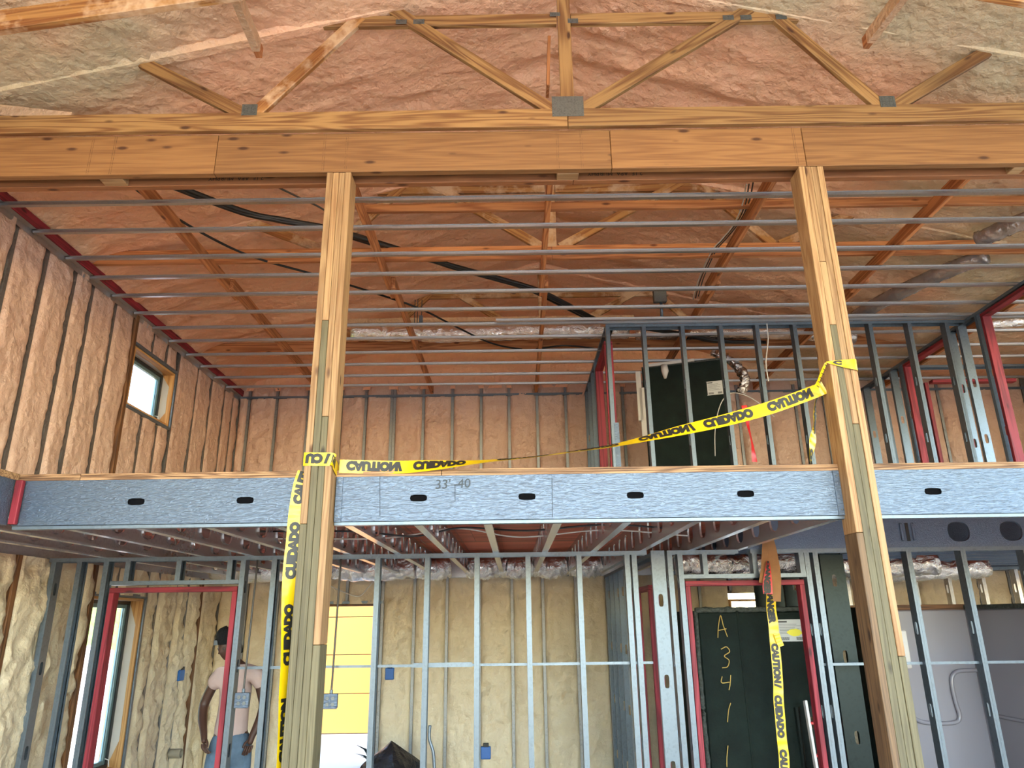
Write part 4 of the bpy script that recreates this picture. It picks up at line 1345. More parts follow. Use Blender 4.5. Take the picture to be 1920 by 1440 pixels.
def sticker(parent, P, w, h, yellow=False):
    """P(a, b, lift) gives points on the face, a right, b up from the label's lower left corner."""
    s = shape('sticker', MB().add([P(0, 0, 0.002), P(w, 0, 0.002), P(w, h, 0.002), P(0, h, 0.002)], [(0, 1, 2, 3)]), M['label_white'], parent)
    b = MB()
    def bar(a0, a1, b0, b1, bb=b, lift=0.0035):
        bb.add([P(a0 * w, b0 * h, lift), P(a1 * w, b0 * h, lift), P(a1 * w, b1 * h, lift), P(a0 * w, b1 * h, lift)], [(0, 1, 2, 3)])
    bar(0.0, 0.03, 0.02, 0.98)
    bar(0.06, 0.32, 0.86, 0.93)
    for z in (0.77, 0.70, 0.63, 0.56, 0.49, 0.42, 0.35):
        bar(0.08, 0.45 + 0.3 * ((z * 37) % 1), z, z + 0.014)
    for k in range(12):
        bar(0.08 + 0.022 * k, 0.08 + 0.022 * k + 0.012, 0.06, 0.2)
    for k in range(9):
        bar(0.55 + 0.024 * k, 0.55 + 0.024 * k + 0.014, 0.06, 0.2)
    shape('print', b, M['ink'], s)
    if yellow:
        y = MB()
        n_ = 18
        pts = [(0.52 + 0.22 * cos(2 * pi * k / n_) * (1 + 0.12 * sin(5 * k)), 0.40 + 0.17 * sin(2 * pi * k / n_) * (1 + 0.1 * cos(3 * k))) for k in range(n_)]
        y.add([P(a * w, c * h, 0.0045) for a, c in pts], [tuple(range(n_))])
        shape('highlighter_blot', y, M['marker_yellow'], s)
    return s
sticker(t, lambda a, b_, d: fr(0.73 + a, 4.27 + b_, d), 0.22, 0.165)

cable('wire', [fr(0.75, 3.55, 0.05), fr(0.78, 3.85, 0.05), fr(0.86, 4.12, 0.06), fr(0.98, 4.25, 0.06), fr(1.15, 4.22, 0.02), fr(1.3, 4.1, 0.0), fr(1.42, 3.95, 0.0)], 0.005, M['white_wire'], 'grey wire looping over the loft fibreglass unit', 'wire')
t = thing('danger_tape', 'red danger tape hanging at the loft studs right of the green unit', 'tape', (2.407, 7.200, 3.364))
ribbon('tape', [(2.405, 7.216, 3.930), (2.419, 7.216, 3.815), (2.423, 7.216, 3.702), (2.442, 7.216, 3.533), (2.446, 7.216, 3.334)], [(1, 0, 0), (1, 0.3, 0), (0.7, 0.7, 0), (0.6, 0.8, 0), (1, 0.2, 0)], 0.06, M['tape_red'], t)
cable('wire', [(2.739, 7.180, 4.826), (2.726, 7.180, 4.624), (2.675, 7.180, 4.384), (2.677, 7.180, 4.177)], 0.006, M['white_wire'], 'pale wire hanging from the top track of the loft partition', 'wire')
t = thing('plastic_scrap', 'clear crumpled plastic scrap lying on the loft edge', 'plastic scrap', (1.161, 4.120, 2.713))
x, y, z = t.location
vs = [(x - 0.07 + 0.02 * i, y + 0.02 * j, DECK + 0.002 + 0.03 * abs(noise.noise(Vector((i * 0.7, j * 0.9, 1)))) * (1 if 0 < i < 7 and 0 < j < 4 else 0)) for i in range(8) for j in range(5)]
shape('sheet', MB().add(vs, [(i * 5 + j, i * 5 + j + 1, i * 5 + j + 6, i * 5 + j + 5) for i in range(7) for j in range(4)]), M['film'], t, True)

# ================================================================== GROUND FLOOR PARTITIONS
YC = YQ + 0.046
TB = 2.377
t = thing('stud_wall', 'long steel stud partition under the loft, left of the corner, with a doorway', 'stud wall', (-1.4, YC, 0))
track(t, (XL + 0.02, YC, TB), (1.10, YC, TB), name='top_track')
track(t, (XL + 0.02, YC, 0), (-3.33, YC, 0), down=False, name='bottom_track')
track(t, (-2.27, YC, 0), (1.10, YC, 0), down=False, name='bottom_track')
stud(t, -3.80, YC, 0, TB - 0.002, 'X', flip=True)
for x in [-3.627, -3.404]:
    stud(t, x, YC, 0, TB - 0.002, 'X')
stud(t, -2.226, YC, 0, TB - 0.002, 'X', flip=True)
for x in [-2.009, -1.152, -0.741, -0.330, 0.093, 0.516, 0.914, 0.973]:
    stud(t, x, YC, 0, TB - 0.002, 'X')
for x in [-3.223, -2.800, -2.377]:
    stud(t, x, YC, 2.16, TB - 0.002, 'X', punch=5)
track(t, (-3.33, YC, 2.155), (-2.27, YC, 2.155), down=False, name='head_track')
b = MB().extrude([(0, 0.02), (0, 0), (0.016, 0), (0.016, 0.02)], (-2.253, YC, 1.495), (1.10, YC, 1.495), (0, 1, 0), (0, 0, 1))
shape('bridging_channel', b, M['galv'], t)
b = MB().extrude([(-0.003, 0.03), (-0.003, -0.004), (0.022, -0.004), (0.022, 0.03)], (-0.819, YC, 1.495), (-0.349, YC, 1.495), (0, 1, 0), (0, 0, 1))
shape('bridging_splice', b, M['galv'], t)

def red_frame(label, x0, x1, y, ztop, grp):
    f = thing('door_frame', label, 'door frame', ((x0 + x1) / 2, y, 0), grp)
    for x in (x0 + 0.02, x1 - 0.02):
        board('jamb', (x, y, 0), (x, y, ztop - 0.04), 0.092, 0.04, M['red'], f, up=(0, 1, 0))
    board('header', (x0, y, ztop - 0.02), (x1, y, ztop - 0.02), 0.092, 0.04, M['red'], f, up=(0, 1, 0))
    return f
red_frame('red lumber door frame with a person standing behind it', -3.325, -2.275, YC, 2.135, 'red door frames under the loft')
red_frame('red lumber door frame around the dark green panel', 1.40, 2.375, YC, 2.13, 'red door frames under the loft')

t = thing('stud_wall', 'steel stud partition under the loft at right, with doorway and white shower behind', 'stud wall', (3.0, YC, 0))
track(t, (1.27, YC, TB), (1.86, YC, TB), name='top_track')
track(t, (1.96, YC, TB), (XR, YC, TB), name='top_track')
track(t, (1.38, YC, 2.15), (2.40, YC, 2.15), down=False, name='head_track')
track(t, (2.40, YC, 0), (XR, YC, 0), down=False, name='bottom_track')
for x in [1.268, 1.353]:
    stud(t, x, YC, 0, TB - 0.002, 'X')
for x in [2.403, 2.475, 3.251, 3.702]:
    stud(t, x, YC, 0, TB - 0.002, 'X', punch=0.52)
for x in (4.22, 4.63, 5.04, 5.45):
    stud(t, x, YC, 0, TB - 0.002, 'X')
for x in [1.557, 1.971, 2.358]:
    stud(t, x, YC, 2.16, TB - 0.002, 'X', punch=5)
shape('bridging_channel', MB().extrude([(0, 0.02), (0, 0), (0.016, 0), (0.016, 0.02)], (2.42, YC, 1.465), (XR, YC, 1.465), (0, 1, 0), (0, 0, 1)), M['galv'], t)

# corridor partition running back, wide studs
XQ = 1.215
t = thing('stud_wall', 'wide steel stud partition running back from the corner under the loft', 'stud wall', (XQ, 8.0, 0))
track(t, (XQ, YQ + 0.02, TB), (XQ, YB - 0.05, TB), web=0.096, name='top_track')
for y in (7.62, 8.02, 8.43, 8.84, 9.24, 9.6):
    stud(t, XQ, y, 0, TB - 0.002, 'Y')
t = thing('door_frame', 'red lumber door frame in the corridor partition, seen edge on between studs', 'door frame', (XQ, 7.0, 0), 'red door frames under the loft')
for y in (6.60, 7.54):
    board('jamb', (XQ, y, 0), (XQ, y, 2.08), 0.092, 0.04, M['red'], t, up=(1, 0, 0))
board('header', (XQ, 6.58, 2.10), (XQ, 7.56, 2.10), 0.092, 0.04, M['red'], t, up=(1, 0, 0))
# corner post of the partitions, broad web towards the camera
t = thing('corner_stud', 'broad galvanised corner stud with oval punchouts left of the red doorway', 'stud', (1.27, YQ, 0))
stud(t, 1.185, YQ - 0.03, 0, TB - 0.002, 'Y', web=0.110, punch=0.15)

# partition between the bathrooms, wide studs in front of green fibreglass
XP = 2.72
t = thing('stud_wall', 'dark wide stud partition between green panel and white shower', 'stud wall', (XP, 8.0, 0))
track(t, (XP, YQ + 0.1, TB), (XP, 8.3, TB), web=0.2, name='top_track')
for k, y in enumerate((6.42, 6.85, 7.3, 7.75, 8.2)):
    stud(t, XP + (0.0 if k else 0.02), y, 0, TB - 0.002, 'Y', web=0.20, mat=M['galv_shaded'])
t = thing('stud_wall', 'steel stud partition deep behind the white shower', 'stud wall', (5.0, 9.0, 0))
track(t, (3.5, 9.0, TB), (XR, 9.0, TB), name='top_track')
for k in range(9):
    stud(t, 3.55 + 0.406 * k, 9.0, 0, TB - 0.002, 'X', mat=M['galv_joist'])

# ================================================================== FIBREGLASS UNITS ON THE GROUND FLOOR
t = thing('shower_unit', 'dark green fibreglass unit back in the doorway, marked with yellow crayon', 'shower unit', (2.05, 6.9, 0))
yg = 6.80
x0, x1 = 1.62, 2.60
b = MB()
prof = [(x0, 0.0), (2.432, 0.0), (2.413, 1.12), (x1, 1.13), (x1, 1.90), (x0, 1.90)]
n_ = len(prof)
cc = 0.025
cx_, cz_ = (x0 + x1) / 2, 1.0
vs = [(px + (cc if px < cx_ else -cc), yg, pz + (cc if pz < cz_ else -cc)) for px, pz in prof] + [(px, yg + cc, pz) for px, pz in prof] + [(px, yg + 0.8, pz) for px, pz in prof]
fs = [tuple(range(n_))]
for r in (0, 1):
    fs += [(r * n_ + i, r * n_ + (i + 1) % n_, (r + 1) * n_ + (i + 1) % n_, (r + 1) * n_ + i) for i in range(n_)]
fs.append(tuple(range(2 * n_, 3 * n_))[::-1])
recal(shape('back_panel', b.add(vs, fs), M['green'], t))
shape('top_edge', crumple([(x0, yg + 0.02, 1.905), (2.1, yg + 0.02, 1.905), (x1, yg + 0.02, 1.905)], 0.024, 2, n=10, m=40, amp=0.5), M['dark_edge'], t, True)
shape('side_edge', crumple([(x0, yg + 0.02, 0.3), (x0 - 0.005, yg + 0.02, 1.1), (x0, yg + 0.02, 1.9)], 0.02, 6, n=10, m=40, amp=0.5), M['dark_edge'], t, True)
shape('embossed_rib', MB().box(1.98, 2.0, yg - 0.004, yg + 0.01, 0.3, 1.9, 0.004), M['green'], t)
# crayon strokes: A, 3, 4, dash, dash down the panel
strokes = [
    [(1.793, 6.790, 1.670), (1.807, 6.790, 1.764), (1.836, 6.790, 1.858), (1.851, 6.790, 1.777), (1.879, 6.790, 1.678)], [(1.804, 6.790, 1.732), (1.876, 6.790, 1.745)],
    [(1.812, 6.790, 1.576), (1.861, 6.790, 1.594), (1.885, 6.790, 1.554), (1.834, 6.790, 1.519), (1.872, 6.790, 1.483), (1.853, 6.790, 1.431), (1.806, 6.790, 1.423)],
    [(1.798, 6.790, 1.354), (1.789, 6.790, 1.302), (1.858, 6.790, 1.306)], [(1.874, 6.790, 1.362), (1.862, 6.790, 1.293), (1.847, 6.790, 1.242)],
    [(1.850, 6.790, 1.139), (1.826, 6.790, 1.081), (1.807, 6.790, 0.989)], [(1.792, 6.790, 0.807), (1.774, 6.790, 0.718), (1.766, 6.790, 0.645)]]
for s in strokes:
    shape('crayon_mark', MB().tube(catmull(s, 6), 0.004, 5), M['chalk'], t)
sticker(t, lambda a, b_, d: (2.326 + a, yg - d, 1.632 + b_), 0.30, 0.185, True)

# white shower, open towards the camera
t = thing('shower_unit', 'white acrylic tub shower with moulded shelf, green outer side, at lower right', 'shower unit', (3.9, 6.9, 0))
sx0, sx1, sy0, sy1, sh = 3.16, 4.33, 6.42, 7.32, 1.885
b = MB()
def wallbox(b, x0, x1, y0, y1, z1):
    b.box(x0, x1, y0, y1, 0.02, z1, 0.012)
wallbox(b, sx0 + 0.03, sx0 + 0.06, sy0, sy1, sh)
wallbox(b, sx0 + 0.03, sx1 + 0.03, sy1, sy1 + 0.03, sh)
wallbox(b, sx1, sx1 + 0.03, sy0, sy1 + 0.02, sh)
shape('inner_shell', b, M['white_acrylic'], t)
b = MB()
b.box(sx0 - 0.01, sx0 + 0.028, sy0 + 0.02, sy1 + 0.06, 0.0, sh + 0.03, 0.012)
b.box(sx0, sx1 + 0.08, sy1 + 0.034, sy1 + 0.07, 0.0, sh, 0.012)
b.box(sx1 + 0.034, sx1 + 0.07, sy0, sy1 + 0.06, 0.0, sh, 0.012)
shape('outer_shell', b, M['green'], t)
shape('tub_floor', MB().box(sx0 + 0.05, sx1, sy0 + 0.05, sy1, 0.02, 0.1, 0.02), M['white_acrylic'], t)
shape('apron', MB().box(sx0 + 0.03, sx1 + 0.03, sy0 - 0.03, sy0 + 0.06, 0.02, 0.42, 0.03), M['white_acrylic'], t)
board('nailing_strip', (sx0 + 0.03, sy1 + 0.03, sh + 0.025), (sx1 + 0.03, sy1 + 0.03, sh + 0.025), 0.05, 0.05, M['wood_brown'], t)
board('nailing_strip', (sx1 + 0.015, sy0, sh + 0.02), (sx1 + 0.015, sy1, sh + 0.02), 0.04, 0.04, M['dark_edge'], t)
shape('foam_strip', MB().box(sx0 + 0.065, sx0 + 0.13, sy0 + 0.02, sy0 + 0.06, 1.42, 1.72, 0.008), M['white_foam'], t)
yb = sy1 - 0.002
b = MB().tube(catmull([(4.418, 7.300, 1.342), (4.218, 7.300, 1.340), (4.130, 7.300, 1.327), (4.081, 7.300, 1.281), (4.067, 7.300, 1.189), (4.074, 7.300, 1.052), (4.086, 7.300, 0.962), (4.060, 7.300, 0.908), (3.978, 7.300, 0.891), (3.807, 7.300, 0.893), (3.690, 7.300, 0.921), (3.633, 7.300, 0.989)], 6), 0.018, 10)
shape('moulded_ridge', b, M['white_acrylic'], t, True)
b = MB().tube(catmull([(sx1 - 0.002, sy1 - 0.15, 1.50), (sx1 - 0.004, sy1 - 0.1, 1.49), (sx1 - 0.004, sy1 - 0.1, 1.0), (sx1 - 0.004, sy1 - 0.15, 0.97), (sx1 - 0.004, sy0 + 0.1, 0.97)], 6), 0.016, 10)
shape('moulded_ridge', b, M['white_acrylic'], t, True)

# step ladder behind the doorway
t = thing('step_ladder', 'step ladder with red treads standing behind the red doorway', 'ladder', (2.55, 6.6, 0))
for p0, p1 in (((2.43, 6.48, 0), (2.46, 6.70, 1.16)), ((2.70, 6.48, 0), (2.67, 6.70, 1.16))):
    board('rail', p0, p1, 0.05, 0.022, M['white_paint'], t, up=(0, 1, 0))
for k, z in enumerate((0.25, 0.5, 0.75, 0.99)):
    board('tread', (2.44 + 0.006 * k, 6.50 + 0.18 * z, z), (2.69 - 0.006 * k, 6.50 + 0.18 * z, z), 0.02, 0.07, M['red_paint'], t)

# ================================================================== SMALL THINGS UNDER THE LOFT
def jbox(label, p, up_to):
    t = thing('electrical_box', label, 'electrical box', p)
    x, y, z = p
    s = 0.052
    b = MB().box(x - s, x + s, y, y + 0.045, z - s, z + s, 0.004)
    shape('box', b, M['galv'], t)
    shape('cover', MB().box(x - s - 0.004, x + s + 0.004, y - 0.006, y, z - s - 0.004, z + s + 0.004, 0.003), M['galv_rim'], t)
    for dx, dz in ((-0.022, 0.022), (0.022, 0.022), (-0.022, -0.022), (0.022, -0.022)):
        b = MB().tube([(x + dx, y - 0.006, z + dz), (x + dx, y - 0.009, z + dz)], 0.014, 12)
        shape('knockout', b, M['plate'], t)
    shape('conduit', MB().tube(catmull([(x, y + 0.02, z + s), (x + 0.005, y + 0.02, z + s + 0.3), (x + 0.012, y + 0.03, up_to)], 8), 0.008, 8), M['dark_wire'], t, True)
    shape('connector', MB().tube([(x, y + 0.02, z + s), (x, y + 0.02, z + s + 0.03)], 0.013, 10), M['galv'], t)
    return t
jbox('steel electrical box fixed beside the red door frame, in front of the person', (-2.134, 6.100, 1.276), 2.34)
jbox('steel electrical box hanging before the bright doorway', (-1.445, 6.100, 1.260), 2.34)
cable('flex_conduit', [(-0.670, 6.140, 1.076), (-0.672, 6.140, 0.982), (-0.641, 6.140, 0.889), (-0.627, 6.140, 0.761)], 0.012, M['galv'], 'short armoured flex hanging on a stud low in the middle', 'cable')

def blue_box(label, p, w, h, axis='Y'):
    t = thing('blue_box', label, 'box', p, 'blue outlet boxes')
    x, y, z = p
    if axis == 'Y':
        b = MB().box(x - w / 2, x + w / 2, y - 0.04, y + 0.05, z - h / 2, z + h / 2, 0.008)
        l = MB().box(x - w * 0.25, x + w * 0.3, y - 0.044, y - 0.02, z + h / 2 - 0.004, z + h / 2 + 0.04, 0.004)
    else:
        b = MB().box(x - 0.05, x + 0.04, y - w / 2, y + w / 2, z - h / 2, z + h / 2, 0.008)
        l = MB().box(x + 0.0, x + 0.045, y - w * 0.25, y + w * 0.3, z + h / 2 - 0.004, z + h / 2 + 0.03, 0.004)
    shape('body', b, M['blue_box'], t)
    shape('flap', l, M['ink'], t)
blue_box('blue outlet box in the foam of the left wall, behind the person', (-3.860, 8.891, 1.287), 0.14, 0.12, 'X')
blue_box('blue outlet box in the back wall right of the bright doorway', (-1.586, 9.790, 1.216), 0.11, 0.14)
blue_box('blue outlet box low in the back wall foam', (-0.378, 9.790, 0.305), 0.12, 0.14)
p = (-3.880, 8.948, 0.468)
t = thing('pipe_stub', 'grey pipe stub sticking out of the left wall foam', 'pipe', p)
x, y, z = p
b = MB()
n_ = 20
ring = lambda xx, r: [(xx, y + r * cos(2 * pi * k / n_), z + r * sin(2 * pi * k / n_)) for k in range(n_)]
vs = ring(x - 0.05, 0.05) + ring(x + 0.13, 0.05) + ring(x + 0.13, 0.042) + ring(x - 0.02, 0.042)
fs = [(r * n_ + k, r * n_ + (k + 1) % n_, (r + 1) * n_ + (k + 1) % n_, (r + 1) * n_ + k) for r in range(3) for k in range(n_)] + [tuple(range(3 * n_, 4 * n_))]
shape('pipe', b.add(vs, fs), M['pvc'], t, False)

# bin bag
t = thing('bin_bag', 'black plastic bin bag with a peaked top standing inside the back wall', 'bag', (-1.25, 8.4, 0))
pk = (-1.318, 8.400, 0.647)
vs, fs = [], []
nr, nk = 26, 28
for i in range(nr + 1):
    f = i / nr
    zz = pk[2] * f
    r = 0.28 * (1 - max(0, (f - 0.62) / 0.38) ** 1.25) * (0.85 + 0.15 * min(1, f * 4)) + 0.004
    for k in range(nk):
        q = 2 * pi * k / nk
        fold = (1 / max(abs(cos(q + 0.5)), abs(sin(q + 0.5)))) ** 0.75 * 0.88 + 0.10 * noise.noise(Vector((cos(q) * 2, sin(q) * 2, f * 4))) + 0.05 * abs(sin(q * 2 + 0.6)) * f
        vs.append((pk[0] + 0.02 * (1 - f) + r * fold * cos(q), pk[1] + r * fold * 0.9 * sin(q), zz + (0.02 * noise.noise(Vector((q, f * 5, 2))) if 0 < i < nr else 0)))
fs = [(i * nk + k, i * nk + (k + 1) % nk, (i + 1) * nk + (k + 1) % nk, (i + 1) * nk + k) for i in range(nr) for k in range(nk)] + [tuple(range(nk))[::-1], tuple(nr * nk + k for k in range(nk))]
shape('bag', MB().add(vs, fs), M['bag'], t, False)
# weeds outside by the door
t = thing('weed', 'small dark weed outside the bright back doorway', 'plant', (-2.05, 11.5, -0.12))
b = MB()
for k in range(26):
    a = 2 * pi * k / 26 * 3.1
    h = 0.12 + 0.2 * random.random()
    r = 0.12 + 0.2 * random.random()
    b.add([(-2.05, 11.5, -0.12), (-2.05 + r * 0.5 * cos(a) + 0.02, 11.5 + r * 0.5 * sin(a), -0.12 + h * 0.8), (-2.05 + r * cos(a), 11.5 + r * sin(a), -0.12 + h), (-2.05 + r * 0.5 * cos(a) - 0.02, 11.5 + r * 0.5 * sin(a) + 0.02, -0.12 + h * 0.75)], [(0, 1, 2, 3)])
shape('leaf_tuft', b, M['green'], t)

# foil sleeved runs between the joists at the back, and cables through the joist holes
for k, (xa, xb) in enumerate(((-3.6, -2.35), (-2.15, -1.2), (-1.12, -0.78), (-0.53, -0.21), (-0.13, 0.19), (0.27, 0.59), (0.68, 1.02))):
    duct('foil_sleeve', f'crumpled foil sleeve bulging below the joists by the back wall, {ORD[k]} from the left', [(xa, 8.9, JB + 0.085), ((xa + xb) / 2, 8.86, JB + 0.05), (xb, 8.9, JB + 0.085)], 0.13, M['foil'], 40 + k, m=30, amp=0.25)
for k, (xa, xb, y) in enumerate(((1.5, 2.6, 6.9), (2.9, 4.2, 7.4), (3.4, 5.2, 8.2))):
    duct('foil_sleeve', f'crumpled foil duct above the right hand rooms, {ORD[k]} from the front', [(xa, y, JB - 0.06), ((xa + xb) / 2, y + 0.05, JB - 0.08), (xb, y + 0.02, JB - 0.05)], 0.10, M['foil'], 60 + k, m=36, amp=0.3)
cable('joist_cable', [(-2.0, 5.5, 2.50), (-1.2, 5.45, 2.485), (-0.75, 5.5, 2.45), (-0.4, 5.6, 2.52), (0.1, 5.5, 2.48), (0.7, 5.45, 2.51), (1.3, 5.5, 2.47)], 0.007, M['black_cable'], 'black cable threaded through the joist holes, nearest the rim', 'cable', group='cables through the joists')
cable('joist_cable', [(-1.9, 5.75, 2.47), (-1.0, 5.7, 2.46), (-0.45, 5.72, 2.53), (0.05, 5.75, 2.46), (0.7, 5.7, 2.50), (1.35, 5.72, 2.45)], 0.006, M['white_wire'], 'pale cable threaded through the joist holes behind the black one', 'cable', group='cables through the joists')
cable('wire', [(-2.462, 9.600, 2.328), (-2.216, 9.600, 2.220), (-1.994, 9.600, 2.152), (-1.876, 9.600, 2.255), (-1.812, 9.600, 2.333)], 0.007, M['white_wire'], 'white wire drooping over the bright doorway', 'wire')

# ================================================================== CAUTION TAPE
TW = 0.076
t = thing('caution_tape', 'yellow caution tape stretched between the two posts, printed upside down', 'tape', (0.5, 4.0, 2.7), 'caution tapes')
pts = [(-0.982, 4.000, 2.685), (-0.845, 4.000, 2.683), (-0.665, 4.000, 2.678), (-0.485, 4.000, 2.682), (-0.305, 4.000, 2.688), (-0.126, 4.000, 2.701), (0.115, 4.000, 2.722), (0.357, 4.000, 2.756), (0.569, 4.000, 2.787), (0.768, 4.000, 2.825), (0.968, 4.000, 2.866), (1.154, 4.000, 2.904), (1.343, 4.000, 2.952), (1.533, 4.000, 3.010), (1.760, 4.000, 3.091), (1.832, 4.000, 3.119)]
pts = [Vector(p) + Vector((0, 0.03 + 0.02 * sin(i), 0)) for i, p in enumerate(pts)]
ang = [0, 0, 5, 25, 52, 68, 74, 72, 66, 52, 30, 18, 8, 2, 0, 0]
ups = [(0, sin(radians(a)), cos(radians(a))) for a in ang]
ribbon('tape', pts, ups, TW, M['tape'], t, [('CAUTION', 0.04, 'flip'), ('/', 0.33, 'flip'), ('CUIDADO', 0.42, 'flip'), ('CAUTION', 0.90, 'flip'), ('CUIDADO', 1.30, 'flip'), ('CAUTION', 1.72, 'flip'), ('/', 2.02, 'flip'), ('CUIDADO', 2.10, 'flip'), ('CAUTION', 2.50, 'flip')])

t = thing('caution_tape', 'yellow caution tape band wrapped tightly round the left post', 'tape', (-1.08, 3.94, 2.74), 'caution tapes')
z0 = 2.710
x0, x1 = -1.081 - 0.079, -1.081 + 0.079
P = [(x0 - 0.002, 4.10, z0), (x0 - 0.003, 3.97, z0), (x0 + 0.004, 3.9455, z0), (-1.08, 3.944, z0 - 0.002), (x1 - 0.004, 3.9455, z0 - 0.005), (x1 + 0.003, 3.97, z0 - 0.02), (x1 + 0.004, 4.06, z0 - 0.045), (x1 + 0.003, 4.095, z0 - 0.05)]
ribbon('tape', P, [(0, 0, 1)] * len(P), TW, M['tape'], t, [('N / CU', 0.165, 'turn')], sub=6)

t = thing('caution_tape', 'yellow caution tape tail hanging down the left side of the left post', 'tape', (-1.2, 4.0, 1.5), 'caution tapes')
pts = [(-1.164, 3.985, 2.645), (-1.182, 3.985, 2.570), (-1.193, 3.985, 2.453), (-1.197, 3.985, 2.351), (-1.197, 3.985, 2.251), (-1.200, 3.985, 2.139), (-1.197, 3.985, 1.974), (-1.190, 3.985, 1.814), (-1.182, 3.985, 1.657), (-1.180, 3.985, 1.505), (-1.173, 3.985, 1.332), (-1.168, 3.985, 1.140)]
ups = [(1, 0.5, 0), (1, 0.3, 0), (1, 0.2, 0), (1, 0.1, 0), (1, 0.1, 0), (1, 0.3, 0), (0.9, 0.7, 0), (0.7, 0.9, 0), (0.5, 0.85, 0), (0.45, 0.9, 0), (0.34, 0.94, 0), (0.28, 0.95, 0)]
ups = [tuple(-c for c in u) for u in ups]
ribbon('tape', list(reversed(pts)), list(reversed(ups)), TW, M['tape'], t,
       [('CAUTION', 1.12, 'run'), ('CUIDADO', 1.5, 'run'), ('CUIDADO', 0.72, 'run'), ('CAUTION', 0.22, 'run'), ('CAUTION', 0.0, 'run')] if False else [('CAUTION', 0.05, 'run'), ('CUIDADO', 0.5, 'run'), ('CUIDADO', 0.93, 'run'), ('CAUTION', 1.33, 'run'), ('CU', 1.66, 'run')])

t = thing('caution_tape', 'yellow caution tape knotted and fanned across the front of the right post', 'tape', (1.9, 3.94, 3.2), 'caution tapes')
pts = [(1.816, 3.940, 3.239), (1.864, 3.940, 3.235), (1.925, 3.940, 3.228), (1.991, 3.940, 3.220)]
pts = [pts[0], pts[1], pts[2], pts[3], (pts[3][0] + 0.004, 4.02, pts[3][2]), (pts[3][0] + 0.004, 4.098, pts[3][2])]
ribbon('tape', pts, [(0, 0, 1)] * 6, TW, M['tape'], t, [('C', 0.04, 'flip')], widths=[0.006, 0.028, 0.05, 0.07, 0.076, 0.076], sub=6)
pts = [(1.817, 3.945, 3.237), (1.791, 3.945, 3.186), (1.765, 3.945, 3.128), (1.744, 3.945, 3.070)]
pts = [Vector(p) + Vector((0, 0.012 * i, 0)) for i, p in enumerate(pts)]
ribbon('knot', pts, [(1, 0, 0.3), (0.9, 0.5, 0.3), (0.9, 0.6, 0.3), (1, 0, 0.4)], TW, M['tape'], t, [('CAUTION', 0.0, 'run')] if False else [], widths=[0.012, 0.026, 0.03, 0.055], sub=6)
for k in range(6):
    b = MB()
    a, c = Vector(pts[0]).lerp(Vector(pts[3]), k / 7 + 0.08), Vector(pts[0]).lerp(Vector(pts[3]), k / 7 + 0.14)
    b.tube([a + Vector((-0.008, -0.012, 0)), c + Vector((0.01, -0.012, 0.0))], 0.0025, 4)
    shape('lettering', b, M['ink'], t)

t = thing('caution_tape', 'yellow caution tape tail hanging left of the right post down to the deck', 'tape', (1.75, 4.1, 2.9), 'caution tapes')
pts = [(1.813, 4.090, 3.105), (1.785, 4.090, 3.040), (1.770, 4.090, 2.959), (1.758, 4.090, 2.894), (1.738, 4.090, 2.815), (1.717, 4.090, 2.736), (1.704, 4.090, 2.684)]
ups = [(0.5, 0.8, 0), (0.45, 0.9, 0), (0.6, 0.8, 0), (0.5, 0.85, 0), (0.8, 0.6, 0), (0.6, 0.8, 0), (0.45, 0.9, 0)]
ribbon('tape', pts, ups, TW * 0.9, M['tape'], t, [('DANGER', 0.03, 'run'), ('CU', 0.36, 'run')])

t = thing('caution_tape', 'yellow caution tape hanging in the doorway before the green panel', 'tape', (2.1, 6.1, 1.0), 'caution tapes')
pts = [(2.077, 6.100, 2.138), (2.077, 6.100, 2.033), (2.062, 6.100, 1.909), (2.064, 6.100, 1.787), (2.058, 6.100, 1.667), (2.055, 6.100, 1.508), (2.048, 6.100, 1.353), (2.035, 6.100, 1.219), (2.031, 6.100, 1.086), (2.026, 6.100, 0.956), (2.026, 6.100, 0.828), (2.014, 6.100, 0.701)]
ups = [(-1, 0.2, 0), (-0.8, 0.5, 0), (-0.8, 0.5, 0), (-1, 0.3, 0), (-1, 0, 0), (-1, 0.1, 0), (-1, 0, 0), (-1, 0.2, 0), (-1, 0.1, 0), (-1, 0, 0), (-1, 0.1, 0), (-1, 0, 0)]
ups = [tuple(-c for c in u) for u in ups]
ribbon('tape', pts, ups, TW, M['tape'], t, [('DANGER', 0.08, 'run'), ('CAUTION', 0.50, 'run'), ('/', 0.80, 'run'), ('CUIDADO', 0.88, 'run'), ('CAUTION', 1.26, 'run')])
ribbon('loose_end', [(2.077, 6.090, 1.715), (2.088, 6.090, 1.667), (2.103, 6.090, 1.619)], [(1, 0.1, 0)] * 3, 0.05, M['tape'], t)
t = thing('danger_tape', 'red danger tape tied over the head of the doorway with the green panel', 'tape', (2.05, 6.1, 2.1))
ribbon('tape', [(2.066, 6.055, 2.274), (2.056, 6.055, 2.190), (2.040, 6.055, 2.094), (2.034, 6.055, 2.016)], [(1, 0.5, 0), (1, 0.2, 0), (1, 0.1, 0.2), (1, 0, 0.3)], TW, M['tape_red'], t, [('DANGER', 0.0, 'run')], widths=[0.03, 0.055, 0.08, 0.076])
t = thing('kraft_paper', 'torn strips of brown kraft paper hanging at the doorway head', 'paper', (2.05, 6.08, 2.2))
ribbon('strip', [(2.076, 6.075, 2.447), (2.064, 6.075, 2.348), (2.031, 6.075, 2.221), (1.996, 6.075, 2.104)], [(1, 0.2, 0), (1, 0.3, 0), (1, 0, 0.1), (1, 0.1, 0.1)], 0.07, M['kraft'], t, widths=[0.06, 0.075, 0.045, 0.04])
